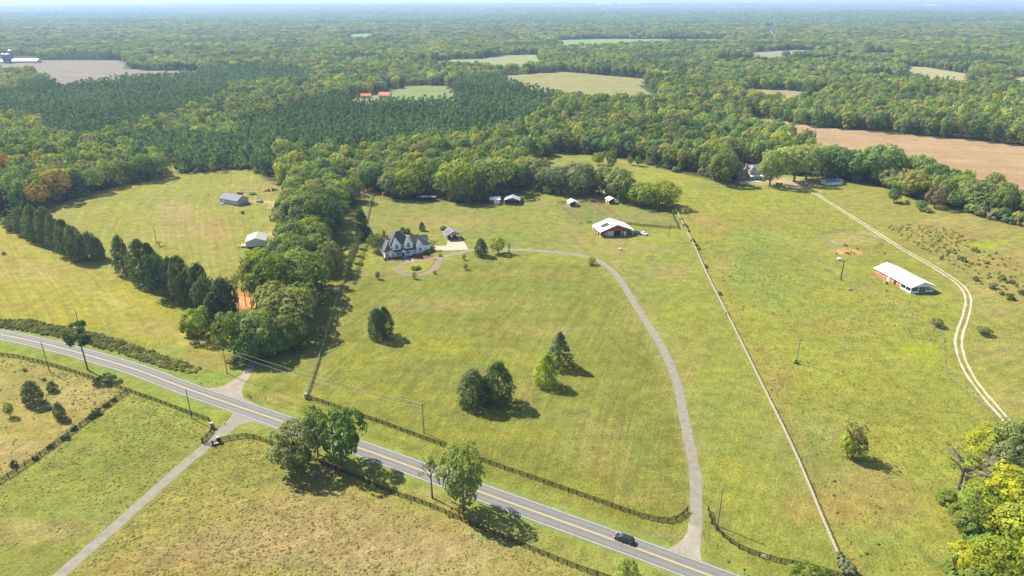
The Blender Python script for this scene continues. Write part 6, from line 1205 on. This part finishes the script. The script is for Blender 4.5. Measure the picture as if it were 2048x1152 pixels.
b = MB(); b.tube((0, 0, .45), (.6, 0, 1.1), .06); b.build('hitch', ORG, r)
# ------------------------------------------------------------------ small things
def tank(px, py, rz, Lh, rad, label):
    x, y = G(px, py); r = empty('gas_tank', (x, y, 0), R(rz), label, 'tank'); b = MB(); n = 12; rings = [(-Lh / 2, .1), (-Lh / 2 + .1, rad * .7), (-Lh / 2 + .3, rad), (Lh / 2 - .3, rad), (Lh / 2 - .1, rad * .7), (Lh / 2, .1)]; V = []
    for a, q in rings: V += [(a, q * math.cos(2 * math.pi * i / n), rad + .25 + q * math.sin(2 * math.pi * i / n)) for i in range(n)]
    b.add(V, [(j * n + i, j * n + (i + 1) % n, (j + 1) * n + (i + 1) % n, (j + 1) * n + i) for j in range(5) for i in range(n)] + [tuple(range(n))[::-1], tuple(range(5 * n, 6 * n))]); b.build('shell', TRIM, r, True)
    b = MB(); b.lathe([(.2, rad * 2 + .2), (.2, rad * 2 + .45), (.1, rad * 2 + .5)], 8); b.build('valve_dome', GALV, r); b = MB(); b.box(-Lh * .3, -Lh * .25, -.3, .3, 0, .35); b.box(Lh * .25, Lh * .3, -.3, .3, 0, .35); b.build('legs', GALV, r)
tank(1678.5, 521, -12, 2.4, .62, 'white gas tank on the grass left of the long brick building'); tank(1240, 500, -25, 1.4, .5, 'small white tank on the grass below the red barn')
def rock(px, py, s, m, label, group=None, name='rock'):
    x, y = G(px, py); V = []; n = 10
    for z, k in ((-.1, .9), (.25, 1.0), (.6, .7), (.85, .25)): V += [(s * k * random.uniform(.8, 1.2) * math.cos(2 * math.pi * i / n), s * k * random.uniform(.7, 1.05) * math.sin(2 * math.pi * i / n), s * z * .9) for i in range(n)]
    b = MB(); b.add(V, [(j * n + i, j * n + (i + 1) % n, (j + 1) * n + (i + 1) % n, (j + 1) * n + i) for j in range(3) for i in range(n)] + [tuple(range(3 * n, 4 * n))]); o = b.build(name, m); o.location = (x, y, 0); tag(o, label, name.replace('_', ' '), group)
CLAYM = mat('brown_earth', (.27, .17, .10), .95, .25, 2); rock(1698, 580, 1.1, CLAYM, 'brown earth mound, main heap in the pasture by the ivy pole', name='earth_mound'); rock(1704, 578, .7, CLAYM, 'smaller dark heap right of the brown earth mound', name='earth_mound'); rock(1592, 474, .6, CLAYM, 'small dark rock in the upper right pasture')
for px, py, l in ((1691, 492, 'dark feed trough at the front rail of the round pen'), (1695, 508, 'dark feed trough on the clay outside the round pen')):
    x, y = G(px, py); r = empty('feed_trough', (x, y, 0), R(-35), l, 'trough'); b = MB(); b.box(-1.1, 1.1, -.35, -.28, .35, .7); b.box(-1.1, 1.1, .28, .35, .35, .7); b.box(-1.1, -1.03, -.28, .28, .35, .7); b.box(1.03, 1.1, -.28, .28, .35, .7); b.box(-1.03, 1.03, -.28, .28, .3, .38); b.build('basin', WOODD, r); b = MB()
    for s in (-.9, .9): b.box(s - .05, s + .05, -.3, .3, 0, .34)
    b.build('legs', WOODD, r)
for px, py, c_l, l in ((1672.5, 508.5, (.03, .06, .05), 'dark green barrel left of the clay patch'), (1714.5, 499, (.03, .04, .035), 'dark tub inside the front of the round pen'), (1703, 508 - 2, (.10, .06, .04), 'brown barrel on the clay outside the round pen'), (1708, 508.5, (.12, .07, .04), 'low brown tub right of the brown barrel'), (1768.5, 508.5, (.03, .03, .03), 'small black barrel in the grass right of the round pen'), (1769 + 4, 586 - 3, (.1, .09, .08), 'round dark barrel against the brick wall')):
    x, y = G(px, py); r = empty('barrel', (x, y, 0), 0, l, 'barrel'); m_ = mat('barrel_paint_%d' % int(px), c_l, .6, .1); b = MB(); b.lathe([(.3, 0), (.34, .3), (.34, .6), (.3, .9)], 12); b.build('body', m_, r); b = MB(); b.lathe([(.31, .9), (.31, .94)], 12); b.build('lid', m_, r)
x, y = G(1771, 567); r = empty('hay_bale', (x, y, 0), R(10), 'round brown bale against the left wall of the long brick building', 'bale'); b = MB(); b.tube((-.6, 0, .62), (.6, 0, .62), .62, n=16); b.build('roll', mat('old_hay', (.28, .21, .11), .95, .2, 4), r)
x, y = G(1642, 386); r = empty('swing_frame', (x, y, 0), R(40), 'small white frame climbing set beside the top of the gravel track', 'play frame')
b = MB()
for sx in (-1.6, 1.6):
    for sy in (-1.1, 1.1): b.tube((sx, sy, 0), (sx * .9, 0, 2.2), .05)
b.tube((-1.5, 0, 2.2), (1.5, 0, 2.2), .05); b.build('frame', TRIM, r)
for s in (-.6, .6):
    b = MB(); b.tube((s - .2, 0, 2.2), (s - .2, 0, .5), .015, n=4); b.tube((s + .2, 0, 2.2), (s + .2, 0, .5), .015, n=4); b.box(s - .24, s + .24, -.1, .1, .45, .5); b.build('swing', TRIM, r)
# left homes' yard
x, y = G(505, 388.5); r = empty('trampoline', (x, y, 0), 0, 'dark trampoline with a green rim behind the long grey house', 'trampoline'); b = MB(); b.lathe([(2.2, .78), (2.2, .85)], 20); b.build('mat', mat('black_mesh', (.03, .03, .03), .8, 0), r); b = MB(); b.lathe([(2.45, .72), (2.45, .8), (2.22, .86), (2.22, .72)], 20); b.build('rim', mat('green_pad', (.05, .14, .06), .6, 0), r)
for i in range(6): a = i * math.pi / 3; b = MB(); b.tube((2.3 * math.cos(a), 2.3 * math.sin(a), 0), (2.3 * math.cos(a), 2.3 * math.sin(a), .75), .04); b.build('leg', STEEL, r)
x, y = G(480, 388); r = empty('covered_boat', (x, y, 0), R(-20), 'low dark covered trailer behind the long grey house', 'trailer'); b = MB(); b.prism([(-2.4, .5), (2.4, .5), (2.0, 1.2), (-1.6, 1.3)], 'y', -.9, .9); b.build('cover', mat('dark_tarp', (.07, .07, .09), .8, .1), r)
for s in (-.9, .8): b = MB(); b.tube((.4, s, .3), (.4, s + .12, .3), .3, n=12); b.build('wheel', RUB, r)
REDP = mat('faded_red_paint', (.45, .12, .05), .6, .1)
tractor(*G(536, 382.5), 20, REDP, 'small faded red tractor at the wood edge behind the grey house'); tractor(*G(547.5, 381.5), 200, NAVY, 'dark tractor right of the faded red one')
for i, (px, py, m_, l) in enumerate([(548, 368, REDP, 'rusty red crate, top left of the junk by the wood edge'), (553, 369.5, REDP, 'second rusty red crate by the wood edge'), (557, 371, WOODD, 'dark crate at the wood edge junk'), (564.5, 394, WOODD, 'dark crate beside the strip trees'), (569, 391.5, REDP, 'red crate beside the strip trees'), (575, 383, NAVY, 'dark blue bin by the strip trees'), (523, 398.5, mat('orange_toy', (.6, .25, .08), .6, 0), 'orange toy box on the grass behind the parked car'), (512, 396.5, mat('yellow_toy', (.6, .5, .12), .6, 0), 'yellow toy box behind the grey house'), (531.5, 420, WOODD, 'left black stepping block in the grass'), (539, 420.3, WOODD, 'middle black stepping block in the grass'), (545.5, 421.3, WOODD, 'right black stepping block in the grass'), (417.5, 389.5, WOODD, 'lone dark block in the left meadow')]):
    x, y = G(px, py); r = empty('crate', (x, y, 0), random.uniform(0, 3), l, 'crate'); s = 1.0 if i < 6 else .55; b = MB(); b.box(-s * .7, s * .7, -s * .45, s * .45, 0, s * .7); b.build('box', m_, r); b = MB(); b.box(-s * .74, s * .74, -s * .49, s * .49, s * .7, s * .78); b.build('lid', m_, r)
for px, py, l in ((497, 796, 'dark mailbox on a post, left of three by the gravel drive mouth'), (500.5, 798, 'dark mailbox on a post, middle of three by the gravel drive mouth'), (503.5, 800, 'dark mailbox on a post, right of three by the gravel drive mouth'), (531.5, 802, 'leaning mailbox alone on the verge right of the gravel drive'), (1488, 1147, 'black mailbox on a post at the bottom edge by the road'), (403.5, 772.5, 'small mailbox on a post left of the gravel drive mouth'), (1230.5, 521.5, 'small reddish post box beside the driveway bend')):
    x, y = G(px, py); r = empty('mailbox', (x, y, 0), R(60), l, 'mailbox'); b = MB(); b.box(-.05, .05, -.05, .05, 0, 1.05); b.build('post', WOODD, r); b = MB(); b.prism([(-.12, 1.05), (.12, 1.05), (.12, 1.2), (.07, 1.3), (-.07, 1.3), (-.12, 1.2)], 'y', -.28, .28); b.build('box', BLK, r)
x, y = G(1526, 1118.5); r = empty('white_sign', (x, y, 0), R(-15), 'small white board hung on the curved fence right of the driveway', 'sign'); b = MB(); b.box(-.45, .45, -.2, -.15, .8, 1.5); b.build('board', TRIM, r); b = MB(); b.box(-.05, .05, -.14, -.05, 0, 1.5); b.build('post', WOODD, r)
rock(1457, 1124, .35, mat('dark_stone', (.06, .06, .055), .9, .2), 'small dark rock on the verge right of the driveway mouth')
# small wire cage of saplings in the meadow
x, y = G(1149, 534); r = empty('wire_cage', (x, y, 0), R(5), 'small open wire cage frame in the meadow left of the driveway', 'frame')
for sx in (-1.7, 1.7):
    for sy in (-.8, .8): b = MB(); b.tube((sx, sy, 0), (sx, sy, 1.5), .05); b.build('post', WOODD, r)
b = MB()
for z in (.3, .9, 1.4): b.tube((-1.7, -.8, z), (1.7, -.8, z), .015, n=4); b.tube((-1.7, .8, z), (1.7, .8, z), .015, n=4)
b.build('wire', WIRE, r)
# ------------------------------------------------------------------ haze over the country
if HAZE:
    b = MB(); b.box(-27000, 27000, -400, 33500, -80, 160); hz = b.build('haze', None); hm = bpy.data.materials.new('haze_air'); hm.use_nodes = True; ht = hm.node_tree; ht.nodes.clear()
    ho = ht.nodes.new('ShaderNodeOutputMaterial'); pv = ht.nodes.new('ShaderNodeVolumePrincipled'); pv.inputs['Color'].default_value = (.48, .66, 1.0, 1); pv.inputs['Density'].default_value = HAZE; pv.inputs['Anisotropy'].default_value = .2
    ht.links.new(pv.outputs[0], ho.inputs['Volume']); hz.data.materials.append(hm); tag(hz, 'pale blue haze over the far country', kind='stuff')
